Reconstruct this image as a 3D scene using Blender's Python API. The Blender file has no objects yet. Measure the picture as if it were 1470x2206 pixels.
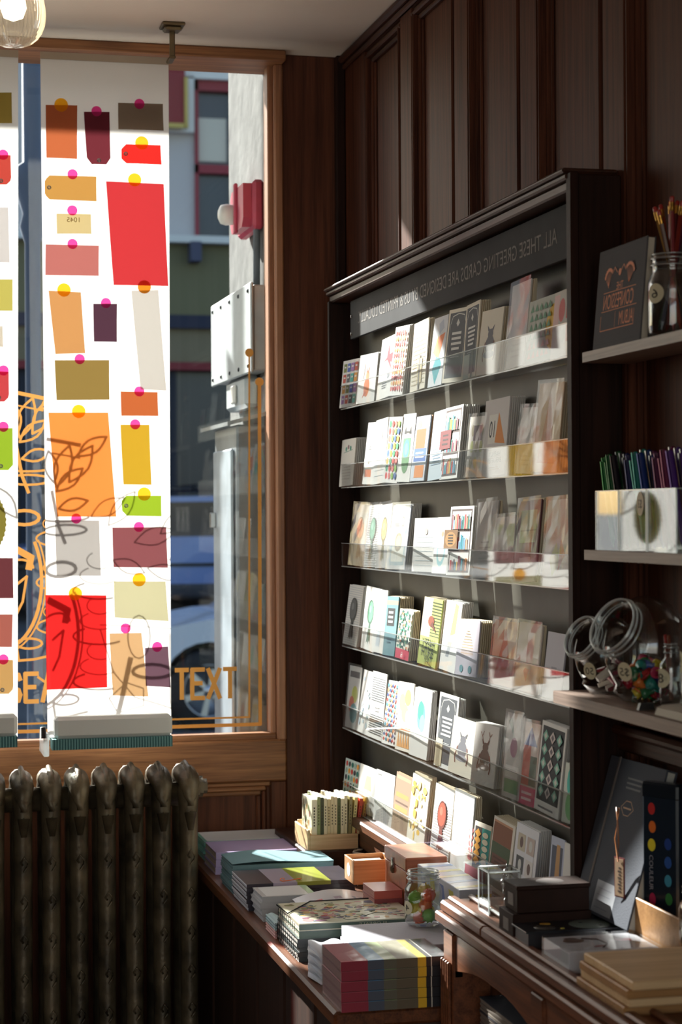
import bpy, math, random
from mathutils import Matrix, Vector
S = bpy.context.scene
COL = S.collection

# ------------------------------------------------------------------ camera, world, sun, exposure
TH, PIT, ROLL = math.radians(13.5), 8 / 4200.0, .006
F = Vector((math.sin(TH) * math.cos(PIT), math.cos(TH) * math.cos(PIT), math.sin(PIT)))
R0 = Vector((math.cos(TH), -math.sin(TH), 0)); U0 = R0.cross(F)
Rv = math.cos(ROLL) * R0 - math.sin(ROLL) * U0; Uv = math.sin(ROLL) * R0 + math.cos(ROLL) * U0
cam = bpy.data.objects.new('camera', bpy.data.cameras.new('camera')); COL.objects.link(cam)
M = Matrix.Identity(4)
for i in range(3):
    M[i][0], M[i][1], M[i][2] = Rv[i], Uv[i], -F[i]
M[2][3] = 1.6
cam.matrix_world = M
cam.data.sensor_fit = 'VERTICAL'; cam.data.sensor_height = 36; cam.data.sensor_width = 24
cam.data.lens = 4200 / 2206 * 36
cam.data.clip_start = .05; cam.data.clip_end = 300
cam.data.dof.use_dof = True; cam.data.dof.focus_distance = 3.7; cam.data.dof.aperture_fstop = 7.1
S.camera = cam
S.view_settings.view_transform = 'Standard'; S.view_settings.look = 'None'
S.view_settings.gamma = 1; S.view_settings.use_curve_mapping = False
S.view_settings.exposure = 0.0
S.cycles.max_bounces = 10; S.cycles.diffuse_bounces = 5; S.cycles.glossy_bounces = 4
S.cycles.transmission_bounces = 8; S.cycles.transparent_max_bounces = 24
S.cycles.use_denoising = True
S.cycles.caustics_reflective = False; S.cycles.caustics_refractive = False
S.cycles.sample_clamp_indirect = 6

wd = bpy.data.worlds.new('sky'); S.world = wd; wd.use_nodes = True
wn = wd.node_tree; bg = wn.nodes['Background']
sky = wn.nodes.new('ShaderNodeTexSky'); sky.sky_type = 'NISHITA'; sky.sun_disc = False
sky.sun_elevation = math.radians(33); sky.sun_rotation = math.radians(-20)
sky.air_density = 1.2; sky.dust_density = 1.5
wn.links.new(sky.outputs[0], bg.inputs[0]); bg.inputs[1].default_value = .27

def lamp(name, kind, energy, col, **kw):
    d = bpy.data.lights.new(name, kind); d.energy = energy; d.color = col
    for k, v in kw.items(): setattr(d, k, v)
    o = bpy.data.objects.new(name, d); COL.objects.link(o); return o
SUND = Vector((.37, -1, -.645))
sun = lamp('sun', 'SUN', 22, (1, .965, .90), angle=math.radians(.9))
sun.rotation_euler = SUND.to_track_quat('-Z', 'Y').to_euler()
fill_lamp = lamp('rear_fill', 'AREA', 35, (1, .96, .90), shape='RECTANGLE', size=3.0, size_y=2.0)
fill_lamp.location = (-.9, -2.4, 1.7); fill_lamp.rotation_euler = (math.radians(114), 0, 0)   # added fill behind the camera, facing +y and tilted up to brighten the ceiling

# ------------------------------------------------------------------ materials
def lin(c): return tuple(((v / 255) / 12.92 if v / 255 <= .04045 else ((v / 255 + .055) / 1.055) ** 2.4) for v in c)
def newmat(name):
    m = bpy.data.materials.new(name); m.use_nodes = True
    nt = m.node_tree; return m, nt, nt.nodes['Principled BSDF']
def attr_mat(name, rough=.6, spec=.4, coat=0, bump=0, metal=0):
    m, nt, p = newmat(name)
    a = nt.nodes.new('ShaderNodeAttribute'); a.attribute_name = 'Col'
    nt.links.new(a.outputs[0], p.inputs['Base Color'])
    p.inputs['Roughness'].default_value = rough; p.inputs['Specular IOR Level'].default_value = spec
    p.inputs['Coat Weight'].default_value = coat; p.inputs['Metallic'].default_value = metal
    if bump:
        n = nt.nodes.new('ShaderNodeTexNoise'); n.inputs['Scale'].default_value = 90
        b = nt.nodes.new('ShaderNodeBump'); b.inputs['Strength'].default_value = bump; b.inputs['Distance'].default_value = .002
        nt.links.new(n.outputs[0], b.inputs['Height']); nt.links.new(b.outputs[0], p.inputs['Normal'])
    return m
def wood(name, c1, c2, axis='z', rough=.45, scale=1.0, coat=0.0, bump=.25, spec=.5):
    m, nt, p = newmat(name)
    tc = nt.nodes.new('ShaderNodeTexCoord'); mp = nt.nodes.new('ShaderNodeMapping')
    s = {'x': (2, 60, 60), 'y': (60, 2, 60), 'z': (60, 60, 2)}[axis]
    mp.inputs['Scale'].default_value = [v * scale for v in s]
    nt.links.new(tc.outputs['Object'], mp.inputs[0])
    n1 = nt.nodes.new('ShaderNodeTexNoise'); n1.inputs['Scale'].default_value = 1; n1.inputs['Detail'].default_value = 6
    n1.inputs['Distortion'].default_value = .6
    mp2 = nt.nodes.new('ShaderNodeMapping'); mp2.inputs['Scale'].default_value = [v * scale * 5 for v in s]
    n2 = nt.nodes.new('ShaderNodeTexNoise'); n2.inputs['Scale'].default_value = 1; n2.inputs['Detail'].default_value = 3
    nt.links.new(tc.outputs['Object'], mp2.inputs[0]); nt.links.new(mp2.outputs[0], n2.inputs[0])
    nt.links.new(mp.outputs[0], n1.inputs[0])
    ad = nt.nodes.new('ShaderNodeMath'); ad.operation = 'MULTIPLY_ADD'; ad.inputs[1].default_value = .55
    nt.links.new(n2.outputs[0], ad.inputs[0]); nt.links.new(n1.outputs[0], ad.inputs[2])
    r = nt.nodes.new('ShaderNodeValToRGB'); e = r.color_ramp.elements
    e[0].position = .52; e[0].color = (*lin(c1), 1); e[1].position = .98; e[1].color = (*lin(c2), 1)
    nt.links.new(ad.outputs[0], r.inputs[0]); nt.links.new(r.outputs[0], p.inputs['Base Color'])
    b = nt.nodes.new('ShaderNodeBump'); b.inputs['Strength'].default_value = bump; b.inputs['Distance'].default_value = .0015
    nt.links.new(ad.outputs[0], b.inputs['Height']); nt.links.new(b.outputs[0], p.inputs['Normal'])
    p.inputs['Roughness'].default_value = rough; p.inputs['Coat Weight'].default_value = coat
    p.inputs['Specular IOR Level'].default_value = spec
    p.inputs['Coat Roughness'].default_value = .3
    return m
def plain(name, c, rough=.5, metal=0, spec=.5, var=0, vscale=8, bump=0, bscale=60, c2=None):
    m, nt, p = newmat(name)
    p.inputs['Base Color'].default_value = (*lin(c), 1); p.inputs['Roughness'].default_value = rough
    p.inputs['Metallic'].default_value = metal; p.inputs['Specular IOR Level'].default_value = spec
    if var or c2:
        tc = nt.nodes.new('ShaderNodeTexCoord')
        n = nt.nodes.new('ShaderNodeTexNoise'); n.inputs['Scale'].default_value = vscale; n.inputs['Detail'].default_value = 6
        nt.links.new(tc.outputs['Object'], n.inputs[0])
        r = nt.nodes.new('ShaderNodeValToRGB'); e = r.color_ramp.elements
        d = c2 or tuple(max(0, v * (1 - var)) for v in c)
        e[0].position = .35; e[0].color = (*lin(d), 1); e[1].position = .68; e[1].color = (*lin(c), 1)
        nt.links.new(n.outputs[0], r.inputs[0]); nt.links.new(r.outputs[0], p.inputs['Base Color'])
    if bump:
        tc = nt.nodes.new('ShaderNodeTexCoord')
        n = nt.nodes.new('ShaderNodeTexNoise'); n.inputs['Scale'].default_value = bscale; n.inputs['Detail'].default_value = 4
        nt.links.new(tc.outputs['Object'], n.inputs[0])
        b = nt.nodes.new('ShaderNodeBump'); b.inputs['Strength'].default_value = bump; b.inputs['Distance'].default_value = .003
        nt.links.new(n.outputs[0], b.inputs['Height']); nt.links.new(b.outputs[0], p.inputs['Normal'])
    return m
def clear(name, tint=(1, 1, 1), base=.04, edge=.6, rough=.02, bump=0, bscale=30, haze=0, warp=0):
    """thin clear sheet: transparent, with a Fresnel gloss on top and optional milky film"""
    m, nt, p = newmat(name); nt.nodes.remove(p)
    out = nt.nodes['Material Output']
    t = nt.nodes.new('ShaderNodeBsdfTransparent'); t.inputs[0].default_value = (*tint, 1)
    g = nt.nodes.new('ShaderNodeBsdfGlossy'); g.inputs['Roughness'].default_value = rough
    lw = nt.nodes.new('ShaderNodeLayerWeight'); lw.inputs[0].default_value = .5
    mr = nt.nodes.new('ShaderNodeMapRange')
    pw = nt.nodes.new('ShaderNodeMath'); pw.operation = 'POWER'; pw.inputs[1].default_value = 3
    nt.links.new(lw.outputs['Facing'], pw.inputs[0]); nt.links.new(pw.outputs[0], mr.inputs[0])
    mr.inputs[3].default_value = base; mr.inputs[4].default_value = edge
    mx = nt.nodes.new('ShaderNodeMixShader')
    nt.links.new(mr.outputs[0], mx.inputs[0]); nt.links.new(t.outputs[0], mx.inputs[1]); nt.links.new(g.outputs[0], mx.inputs[2])
    last = mx
    if haze:
        d = nt.nodes.new('ShaderNodeBsdfTranslucent'); d.inputs[0].default_value = (.9, .9, .9, 1)
        d2 = nt.nodes.new('ShaderNodeBsdfDiffuse'); d2.inputs[0].default_value = (.9, .9, .9, 1)
        md = nt.nodes.new('ShaderNodeMixShader'); nt.links.new(d.outputs[0], md.inputs[1]); nt.links.new(d2.outputs[0], md.inputs[2])
        m2 = nt.nodes.new('ShaderNodeMixShader'); m2.inputs[0].default_value = haze
        nt.links.new(mx.outputs[0], m2.inputs[1]); nt.links.new(md.outputs[0], m2.inputs[2]); last = m2
    if bump:
        tc = nt.nodes.new('ShaderNodeTexCoord')
        mp = nt.nodes.new('ShaderNodeMapping'); mp.inputs['Scale'].default_value = (1, 1, .35); mp.inputs['Rotation'].default_value = (0, .5, 0)
        nt.links.new(tc.outputs['Object'], mp.inputs[0])
        n = nt.nodes.new('ShaderNodeTexNoise'); n.inputs['Scale'].default_value = bscale; n.inputs['Distortion'].default_value = warp
        n.inputs['Detail'].default_value = 2
        nt.links.new(mp.outputs[0], n.inputs[0])
        b = nt.nodes.new('ShaderNodeBump'); b.inputs['Strength'].default_value = bump; b.inputs['Distance'].default_value = .006
        nt.links.new(n.outputs[0], b.inputs['Height'])
        nt.links.new(b.outputs[0], g.inputs['Normal']); nt.links.new(b.outputs[0], lw.inputs['Normal'])
    nt.links.new(last.outputs[0], out.inputs[0]); return m
def backlit(name, kt, kl, kd, col=None):
    """cloth or paper that lets light through: straight transmission, diffuse transmission and diffuse reflection"""
    m, nt, p = newmat(name); nt.nodes.remove(p); out = nt.nodes['Material Output']
    sh = []
    for typ, k in (('ShaderNodeBsdfTransparent', kt), ('ShaderNodeBsdfTranslucent', kl), ('ShaderNodeBsdfDiffuse', kd)):
        n = nt.nodes.new(typ)
        mixc = nt.nodes.new('ShaderNodeVectorMath'); mixc.operation = 'SCALE'; mixc.inputs['Scale'].default_value = k
        if col: mixc.inputs[0].default_value = lin(col)
        else:
            a = nt.nodes.new('ShaderNodeAttribute'); a.attribute_name = 'Col'; nt.links.new(a.outputs[0], mixc.inputs[0])
        nt.links.new(mixc.outputs[0], n.inputs[0]); sh.append(n)
    a1 = nt.nodes.new('ShaderNodeAddShader'); nt.links.new(sh[0].outputs[0], a1.inputs[0]); nt.links.new(sh[1].outputs[0], a1.inputs[1])
    a2 = nt.nodes.new('ShaderNodeAddShader'); nt.links.new(a1.outputs[0], a2.inputs[0]); nt.links.new(sh[2].outputs[0], a2.inputs[1])
    nt.links.new(a2.outputs[0], out.inputs[0]); return m
def glass_mat(name, col=(1, 1, 1), rough=0):
    m, nt, p = newmat(name)
    p.inputs['Transmission Weight'].default_value = 1; p.inputs['Roughness'].default_value = rough
    p.inputs['Base Color'].default_value = (*col, 1); p.inputs['IOR'].default_value = 1.45
    return m

PAPER = attr_mat('paper', .65, .3)
GLOSSP = attr_mat('coated_print', .3, .5, coat=.15)
CLOTHP = attr_mat('book_cloth', .8, .2, bump=.3)
PLASTIC = attr_mat('coloured_plastic', .25, .5)
FACADE = attr_mat('painted_masonry', .8, .2, bump=.2)
CARP = attr_mat('car_paint', .25, .5, coat=.6)
METALP = attr_mat('coloured_metal', .3, .5, metal=1)
WPAN = wood('dark_panel_wood', (50, 25, 17), (98, 56, 39), 'z', .55, spec=.14)
WPANB = wood('dark_panel_wood_back', (60, 30, 20), (104, 60, 40), 'z', .5, spec=.22)
WRAIL = wood('dark_rail_wood', (44, 23, 16), (78, 46, 32), 'y', .5, spec=.2)
WRAILX = wood('window_rail_wood', (104, 66, 42), (166, 114, 74), 'x', .45, spec=.3)
WJAMB = wood('window_jamb_wood', (120, 76, 50), (168, 116, 80), 'z', .45, coat=.1)
WRACK = wood('rack_wood', (40, 20, 13), (72, 42, 28), 'y', .45, spec=.3)
WRACKV = wood('rack_side_wood', (26, 14, 11), (48, 28, 21), 'z', .55, spec=.12)
WCOUNT = wood('counter_wood', (62, 33, 20), (116, 70, 42), 'y', .4, spec=.4)
WCAB = wood('counter_board_wood', (38, 22, 16), (66, 40, 28), 'z', .5)
WDESK = wood('desk_wood', (72, 40, 26), (122, 74, 48), 'y', .42, spec=.35)
WSHELF = wood('shelf_plank_wood', (104, 84, 74), (146, 124, 110), 'y', .5)
WBOX = wood('red_brown_box_wood', (146, 78, 50), (182, 104, 70), 'x', .35, coat=.3, bump=.1)
WPALE = wood('pale_box_wood', (196, 158, 112), (224, 190, 146), 'x', .5, bump=.1)
WOAK = wood('oak_board_wood', (140, 98, 54), (176, 130, 80), 'x', .5)
CEILM = plain('ceiling_paint', (250, 240, 226), .8, spec=.2, var=.05, vscale=2)
BOARD = plain('rack_board_paint', (92, 88, 78), .45, spec=.25, var=.05, vscale=20)
SLATE = plain('chalkboard_slate', (58, 58, 60), .7, spec=.12, var=.15, vscale=10)
RADM = plain('radiator_bronze_paint', (122, 108, 84), .45, metal=.35, var=.5, vscale=14, bump=.8, bscale=45)
GOLD = plain('gold_lettering', (196, 138, 62), .45, metal=.35)
BRONZE = plain('dull_brass', (120, 104, 76), .45, metal=.6)
STEEL = plain('steel_wire', (170, 170, 170), .25, metal=1)
BLACK = plain('black_enamel', (18, 17, 18), .4)
DARKBOX = plain('dark_brown_card', (46, 28, 22), .6, spec=.15, var=.15, vscale=40)
STONE = plain('rendered_stone', (122, 122, 119), .9, spec=.1, var=.2, vscale=9, bump=1.0, bscale=22)
WHITEM = plain('white_enamel_steel', (172, 178, 180), .45, var=.08, vscale=14)
GREYM = plain('galvanised_steel', (120, 128, 134), .4, metal=.3, var=.25, vscale=7)
REDM = plain('red_plastic', (196, 70, 92), .4, var=.1, vscale=25)
WHITEP = plain('white_plastic', (225, 222, 214), .4)
RUBBER = plain('tyre_rubber', (24, 24, 26), .7)
GLASSD = plain('dark_car_glass', (24, 32, 52), .08, spec=.8)
ASPH = plain('asphalt', (96, 98, 102), .9, spec=.1, var=.2, vscale=3, bump=.6, bscale=30)
FLOORM = wood('floor_boards', (58, 38, 26), (96, 66, 46), 'y', .4)
WALLP = plain('shop_plaster', (120, 108, 96), .85, spec=.1, var=.08, vscale=3)
ACRY = clear('acrylic_lip', (.975, .985, .985), .05, .55, .03)
ACRYE = clear('acrylic_edge', (.85, .9, .9), .25, .9, .15, haze=.25)
FILM = clear('clear_film', (.97, .97, .97), .022, .50, .10, bump=.25, bscale=9, haze=.12, warp=.8)
PANE = clear('window_glass', (.95, .97, .97), .03, .5, .0)
JARG = clear('jar_glass', (.93, .95, .95), .09, .95, .04)
RIBG = clear('ribbed_globe_glass', (.98, .96, .92), .14, .9, .05, haze=.14)
CLOTH = backlit('banner_cloth', .0, .42, .5, (250, 248, 244))
VELLUM = backlit('translucent_tag_paper', .48, .07, .22)
DOTM = backlit('translucent_sticker', .66, .12, .3)
def emit(name, c, s):
    m, nt, p = newmat(name); p.inputs['Emission Color'].default_value = (*lin(c), 1); p.inputs['Emission Strength'].default_value = s
    p.inputs['Base Color'].default_value = (*lin(c), 1); return m
BULB = emit('lit_bulb', (255, 226, 180), 9)

# ------------------------------------------------------------------ mesh builder
class MB:
    def __init__(s): s.v = []; s.f = []; s.c = []; s.m = []; s.sm = []; s.mats = []; s.T = Matrix.Identity(4)
    def mi(s, m):
        if m not in s.mats: s.mats.append(m)
        return s.mats.index(m)
    def add(s, vs, fs, mat, col=(255, 255, 255), smooth=False):
        o = len(s.v); s.v += [tuple(s.T @ Vector(p)) for p in vs]
        k = s.mi(mat); c = lin(col)
        for f in fs: s.f.append([i + o for i in f]); s.c.append(c); s.m.append(k); s.sm.append(smooth)
        return s
    def box(s, x0, x1, y0, y1, z0, z1, mat, col=(255, 255, 255), bev=0):
        if bev <= 0:
            vs = [(x, y, z) for x in (x0, x1) for y in (y0, y1) for z in (z0, z1)]
            return s.add(vs, [(0, 1, 3, 2), (4, 6, 7, 5), (0, 4, 5, 1), (2, 3, 7, 6), (0, 2, 6, 4), (1, 5, 7, 3)], mat, col)
        b = min(bev, abs(x1 - x0) * .45, abs(y1 - y0) * .45, abs(z1 - z0) * .45)
        ix = {}; vs = []
        for i, sx in enumerate((0, 1)):
            for j, sy in enumerate((0, 1)):
                for k, sz in enumerate((0, 1)):
                    X = (x0, x1)[sx]; Yy = (y0, y1)[sy]; Z = (z0, z1)[sz]
                    dx = b if sx == 0 else -b; dy = b if sy == 0 else -b; dz = b if sz == 0 else -b
                    ix[i, j, k, 'x'] = len(vs); vs.append((X, Yy + dy, Z + dz))
                    ix[i, j, k, 'y'] = len(vs); vs.append((X + dx, Yy, Z + dz))
                    ix[i, j, k, 'z'] = len(vs); vs.append((X + dx, Yy + dy, Z))
        g = lambda i, j, k, a: ix[i, j, k, a]
        fs = []
        for i in (0, 1):
            fs.append([g(i, 0, 0, 'x'), g(i, 0, 1, 'x'), g(i, 1, 1, 'x'), g(i, 1, 0, 'x')])
            fs.append([g(0, i, 0, 'y'), g(0, i, 1, 'y'), g(1, i, 1, 'y'), g(1, i, 0, 'y')])
            fs.append([g(0, 0, i, 'z'), g(0, 1, i, 'z'), g(1, 1, i, 'z'), g(1, 0, i, 'z')])
            for j in (0, 1):
                fs.append([g(i, j, 0, 'x'), g(i, j, 1, 'x'), g(i, j, 1, 'y'), g(i, j, 0, 'y')])
                fs.append([g(i, 0, j, 'x'), g(i, 1, j, 'x'), g(i, 1, j, 'z'), g(i, 0, j, 'z')])
                fs.append([g(0, i, j, 'y'), g(1, i, j, 'y'), g(1, i, j, 'z'), g(0, i, j, 'z')])
                for k in (0, 1): fs.append([g(i, j, k, 'x'), g(i, j, k, 'y'), g(i, j, k, 'z')])
        return s.add(vs, fs, mat, col)
    def prism(s, pts, z0, z1, mat, col=(255, 255, 255), ax='z'):
        n = len(pts)
        f = {'z': lambda p, h: (p[0], p[1], h), 'y': lambda p, h: (p[0], h, p[1]), 'x': lambda p, h: (h, p[0], p[1])}[ax]
        vs = [f(p, z0) for p in pts] + [f(p, z1) for p in pts]
        return s.add(vs, [list(range(n)), list(range(n, 2 * n))] + [(i, (i + 1) % n, n + (i + 1) % n, n + i) for i in range(n)], mat, col)
    def lathe(s, prof, mat, col=(255, 255, 255), n=28, c=(0, 0, 0), smooth=True, rib=0, nr=0):
        vs = []
        for r, z in prof:
            for i in range(n):
                a = 2 * math.pi * i / n; q = r * (1 + (rib if nr and i % 2 else 0))
                vs.append((c[0] + q * math.cos(a), c[1] + q * math.sin(a), c[2] + z))
        fs = [(j * n + i, j * n + (i + 1) % n, (j + 1) * n + (i + 1) % n, (j + 1) * n + i) for j in range(len(prof) - 1) for i in range(n)]
        return s.add(vs, fs, mat, col, smooth)
    def tube(s, path, r, mat, col=(255, 255, 255), n=8, closed=False):
        P = [Vector(p) for p in path]; vs = []; m = len(P)
        for i, p in enumerate(P):
            a = P[(i - 1) % m] if (closed or i) else p; b = P[(i + 1) % m] if (closed or i < m - 1) else p
            d = (b - a).normalized() if (b - a).length > 1e-9 else Vector((0, 0, 1))
            u = d.cross(Vector((0, 0, 1)));
            if u.length < .05: u = d.cross(Vector((1, 0, 0)))
            u.normalize(); w = d.cross(u); rr = r[i] if isinstance(r, (list, tuple)) else r
            vs += [tuple(p + (u * math.cos(2 * math.pi * k / n) + w * math.sin(2 * math.pi * k / n)) * rr) for k in range(n)]
        q = m if closed else m - 1
        fs = [(i * n + k, i * n + (k + 1) % n, ((i + 1) % m) * n + (k + 1) % n, ((i + 1) % m) * n + k) for i in range(q) for k in range(n)]
        if not closed: fs += [list(range(n)), [(m - 1) * n + k for k in range(n)]]
        return s.add(vs, fs, mat, col, True)
    def build(s, name, parent=None, loc=None, rot=None):
        me = bpy.data.meshes.new(name); me.from_pydata(s.v, [], s.f)
        for m in s.mats: me.materials.append(m)
        me.polygons.foreach_set('material_index', s.m); me.polygons.foreach_set('use_smooth', s.sm)
        ca = me.color_attributes.new('Col', 'FLOAT_COLOR', 'CORNER'); buf = []
        for f, c in zip(s.f, s.c): buf += [c[0], c[1], c[2], 1.0] * len(f)
        ca.data.foreach_set('color', buf); me.update()
        o = bpy.data.objects.new(name, me); COL.objects.link(o)
        if parent: o.parent = parent
        if loc: o.location = loc
        if rot: o.rotation_euler = rot
        return o
def tag(o, label, cat, group=None, kind=None):
    o['label'] = label; o['category'] = cat
    if group: o['group'] = group
    if kind: o['kind'] = kind
    return o
def struct(o): o['kind'] = 'structure'; return o
def empty(name, loc=(0, 0, 0), rot=(0, 0, 0)):
    o = bpy.data.objects.new(name, None); o.location = loc; o.rotation_euler = rot; COL.objects.link(o); return o

# text as polygons (unit cap height, origin at left baseline)
_tc = {}
def text_polys(t):
    if t in _tc: return _tc[t]
    cu = bpy.data.curves.new('t', 'FONT'); cu.body = t; cu.resolution_u = 3
    o = bpy.data.objects.new('t', cu); COL.objects.link(o)
    me = o.to_mesh(); k = 1 / .69
    vs = [(v.co.x * k, v.co.y * k) for v in me.vertices]; fs = [list(p.vertices) for p in me.polygons]
    o.to_mesh_clear(); bpy.data.objects.remove(o); bpy.data.curves.remove(cu)
    w = max([v[0] for v in vs] + [.001]); _tc[t] = (vs, fs, w); return _tc[t]

# printing on a face: local frame x right, z up, front towards -y
def deco(mb, w, h, yf, ops, mat=None, u0=0):
    """u0: local x of the left edge; ops in fractions of width and height"""
    mat = mat or PAPER; y = yf; st = .00006
    for op in ops:
        y -= st; k = op[0]
        P = lambda u, v: (u0 + u * w, y, v * h)
        if k == 'r':
            _, a, b, c, d, col = op; mb.add([P(a, b), P(c, b), P(c, d), P(a, d)], [(0, 1, 2, 3)], mat, col)
        elif k == 'e':
            _, cu, cv, ru, rv, col = op; n = 14
            mb.add([P(cu + ru * math.cos(6.2832 * i / n), cv + rv * math.sin(6.2832 * i / n)) for i in range(n)], [list(range(n))], mat, col)
        elif k == 'p':
            mb.add([P(*q) for q in op[1]], [list(range(len(op[1])))], mat, op[2])
        elif k == 'l':
            pts, wd_, col = op[1], op[2], op[3]
            for (a, b) in zip(pts, pts[1:]):
                ax, az, bx, bz = u0 + a[0] * w, a[1] * h, u0 + b[0] * w, b[1] * h
                dx, dz = bx - ax, bz - az; L = math.hypot(dx, dz) or 1; nx, nz = -dz / L * wd_ / 2, dx / L * wd_ / 2
                mb.add([(ax + nx, y, az + nz), (bx + nx, y, bz + nz), (bx - nx, y, bz - nz), (ax - nx, y, az - nz)], [(0, 1, 2, 3)], mat, col)
        elif k == 't':   # mirrored writing, as the place shows it: text, centre u, v, height (m), colour, target width (m)
            _, t, cu, cv, th, col, tw = op
            vs, fs, W = text_polys(t); sx = -tw / W
            mb.add([(u0 + cu * w + (v[0] - W / 2) * sx, y, cv * h + (v[1] - .5) * th) for v in vs], fs, mat, col)
        elif k == 'T':   # readable writing
            _, t, cu, cv, th, col, tw = op
            vs, fs, W = text_polys(t); sx = tw / W
            mb.add([(u0 + cu * w + (v[0] - W / 2) * sx, y, cv * h + (v[1] - .5) * th) for v in vs], fs, mat, col)
    return mb

# measured card and tag tables (metres)
CARDS = [
 [
  (4.369,0.154,0.110,2,'card of small coloured book covers','books_multi',0),
  (4.207,0.151,0.110,3,'white card with an orange fox','fox',0),
  (4.043,0.113,0.134,0,'white card with a red tassel bird','redbird',0),
  (3.938,0.111,0.146,4,'card with an orange and red lattice','lattice',0),
  (3.770,0.110,0.141,3,'cream ledger card with ruled lines','ledger',0),
  (3.647,0.096,0.137,0,'card with teal and orange leaves','leafteal',0),
  (3.533,0.133,0.141,0,'slate label card with white lettering bars','slate',0),
  (3.422,0.085,0.140,5,'narrower slate label card with a pale tag','slate2',0),
  (3.318,0.124,0.117,4,'cream card with a grey antlered badger','badger',0),
  (3.157,0.099,0.146,3,'tall pale card in crinkled film','plaincello',1),
  (3.045,0.129,0.107,0,'card of green triangles beside a yellow disc','triangles',0),
  (2.935,0.086,0.108,0,'pale card with pink and red discs','pinkdots',0),
 ],
 [
  (4.387,0.128,0.109,6,'small white card with teal sprigs','sprig',0),
  (4.178,0.099,0.138,1,'white card with a grey oval note','note',0),
  (4.084,0.104,0.141,0,'plain white tall card with thin lines','thin',0),
  (3.985,0.110,0.140,0,'card strung with multicoloured leaf beads','beads',0),
  (3.881,0.097,0.142,1,'card with a green ringed eye','eye',0),
  (3.777,0.103,0.132,4,'card with an orange flag and blue band','flag',0),
  (3.651,0.096,0.137,0,'pale blue card with faint lines','paleblue',0),
  (3.557,0.116,0.139,8,'bookshelf card with a maroon square tag','shelfred',0),
  (3.394,0.103,0.111,0,'film sleeved card with green circles','circles',1),
  (3.292,0.138,0.138,7,'white card with a large number and orange triangle','ten',0),
  (3.113,0.086,0.112,0,'short pale card in shiny film','plaincello',1),
  (3.010,0.119,0.146,4,'tall kraft card in shiny film','kraft',1),
 ],
 [
  (4.287,0.135,0.139,1,'grey card with an orange medal rosette','medal_o',1),
  (4.165,0.107,0.138,0,'striped card with a green medal rosette','medal_g',1),
  (4.065,0.102,0.138,0,'white card with a yellow medal rosette','medal_y',1),
  (3.952,0.138,0.136,6,'blue framed card with a round brown badge','bluebadge',1),
  (3.748,0.159,0.108,0,'white card of fine blue ruling','thin',0),
  (3.625,0.098,0.110,0,'white card with a pale teal ring','ring',0),
  (3.507,0.149,0.130,2,'bookshelf card with a square brown tag','shelfbrown',0),
  (3.345,0.118,0.138,2,'grey card in crinkled film','greycello',1),
  (3.232,0.110,0.110,0,'short grey card in starred film','greycello',1),
  (3.115,0.112,0.138,3,'maroon card with a pale green panel in film','maroon',1),
  (2.961,0.122,0.138,0,'grey card with a green leaf in film','leafcello',1),
 ],
 [
  (4.359,0.126,0.138,3,'striped card with a dark grey ribbon rosette','medal_k',0),
  (4.192,0.113,0.140,3,'pale card with a small green rosette','medal_g2',0),
  (4.101,0.088,0.137,0,'white card with blue strokes','bluestroke',0),
  (4.013,0.104,0.126,8,'teal card with a dark square label','teal',0),
  (3.902,0.105,0.103,4,'card of green and white teardrops over a pink band','mosaic',0),
  (3.721,0.127,0.134,6,'card with a brown bird and green stripes','bird',0),
  (3.575,0.103,0.134,6,'white card with a yellow paper tie','tie',0),
  (3.460,0.131,0.104,6,'lilac card with a gold tree outline','tree',0),
  (3.245,0.134,0.113,0,'kraft card in crinkled film','kraft',1),
  (3.116,0.117,0.115,2,'pale card with a red heart in film','heartcello',1),
  (2.986,0.088,0.107,0,'plain lilac card beside the candy jars','plainlilac',0),
 ],
 [
  (4.348,0.112,0.142,0,'card with leaf discs over a dark heading','leafcircle',1),
  (4.237,0.110,0.140,0,'white card with a pale blue pattern','bluepat',0),
  (4.130,0.121,0.145,0,'white card of black ruled lines','rules',0),
  (4.014,0.111,0.136,0,'card of small red and blue diamonds','diamonds',0),
  (3.898,0.120,0.142,0,'card with pale orange discs','orangedots',0),
  (3.788,0.127,0.138,3,'white card with a green ink bloom','greenbloom',0),
  (3.606,0.126,0.143,4,'black label card with a clipped bookmark','slateclip',0),
  (3.505,0.146,0.106,0,'card with a grey badger drawing','badger',0),
  (3.363,0.138,0.110,5,'card with two brown deer','deer',0),
  (3.197,0.093,0.145,0,'pale card with a green foot in film','greenfoot',1),
  (3.114,0.084,0.138,0,'card with a red and pink print in film','redpink',1),
  (3.014,0.117,0.147,4,'card of black and mint diamond tiles','tiles',0),
  (2.919,0.040,0.094,0,'card with overlapping teal discs','tealdisc',0),
 ],
 [
  (4.374,0.136,0.101,0,'folk flower card behind the paperback crate','folk',0),
  (4.231,0.153,0.104,0,'white card with a tan lampshade','lamp',0),
  (4.079,0.150,0.111,0,'plain white card with a grey foot','whitefoot',0),
  (3.935,0.122,0.124,1,'brown card with orange bars','brownbars',0),
  (3.812,0.125,0.137,4,'white card with yellow ink splashes','yellow',0),
  (3.640,0.124,0.139,3,'ticked card with a red headed pin rosette','medal_r',0),
  (3.501,0.122,0.147,4,'white card of faint handwriting','hand',0),
  (3.406,0.130,0.105,0,'folk patterned card in pink, gold and teal','folk2',0),
  (3.276,0.118,0.128,7,'card with a brown top and green photograph','browngreen',0),
  (3.147,0.114,0.137,6,'card of six little stamp pictures','stamps',0),
  (2.987,0.063,0.143,0,'navy card with a tan hanging tag','navytag',0),
  (2.930,0.058,0.141,0,'white card with a small black frame','blackframe',0),
 ],
]
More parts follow.
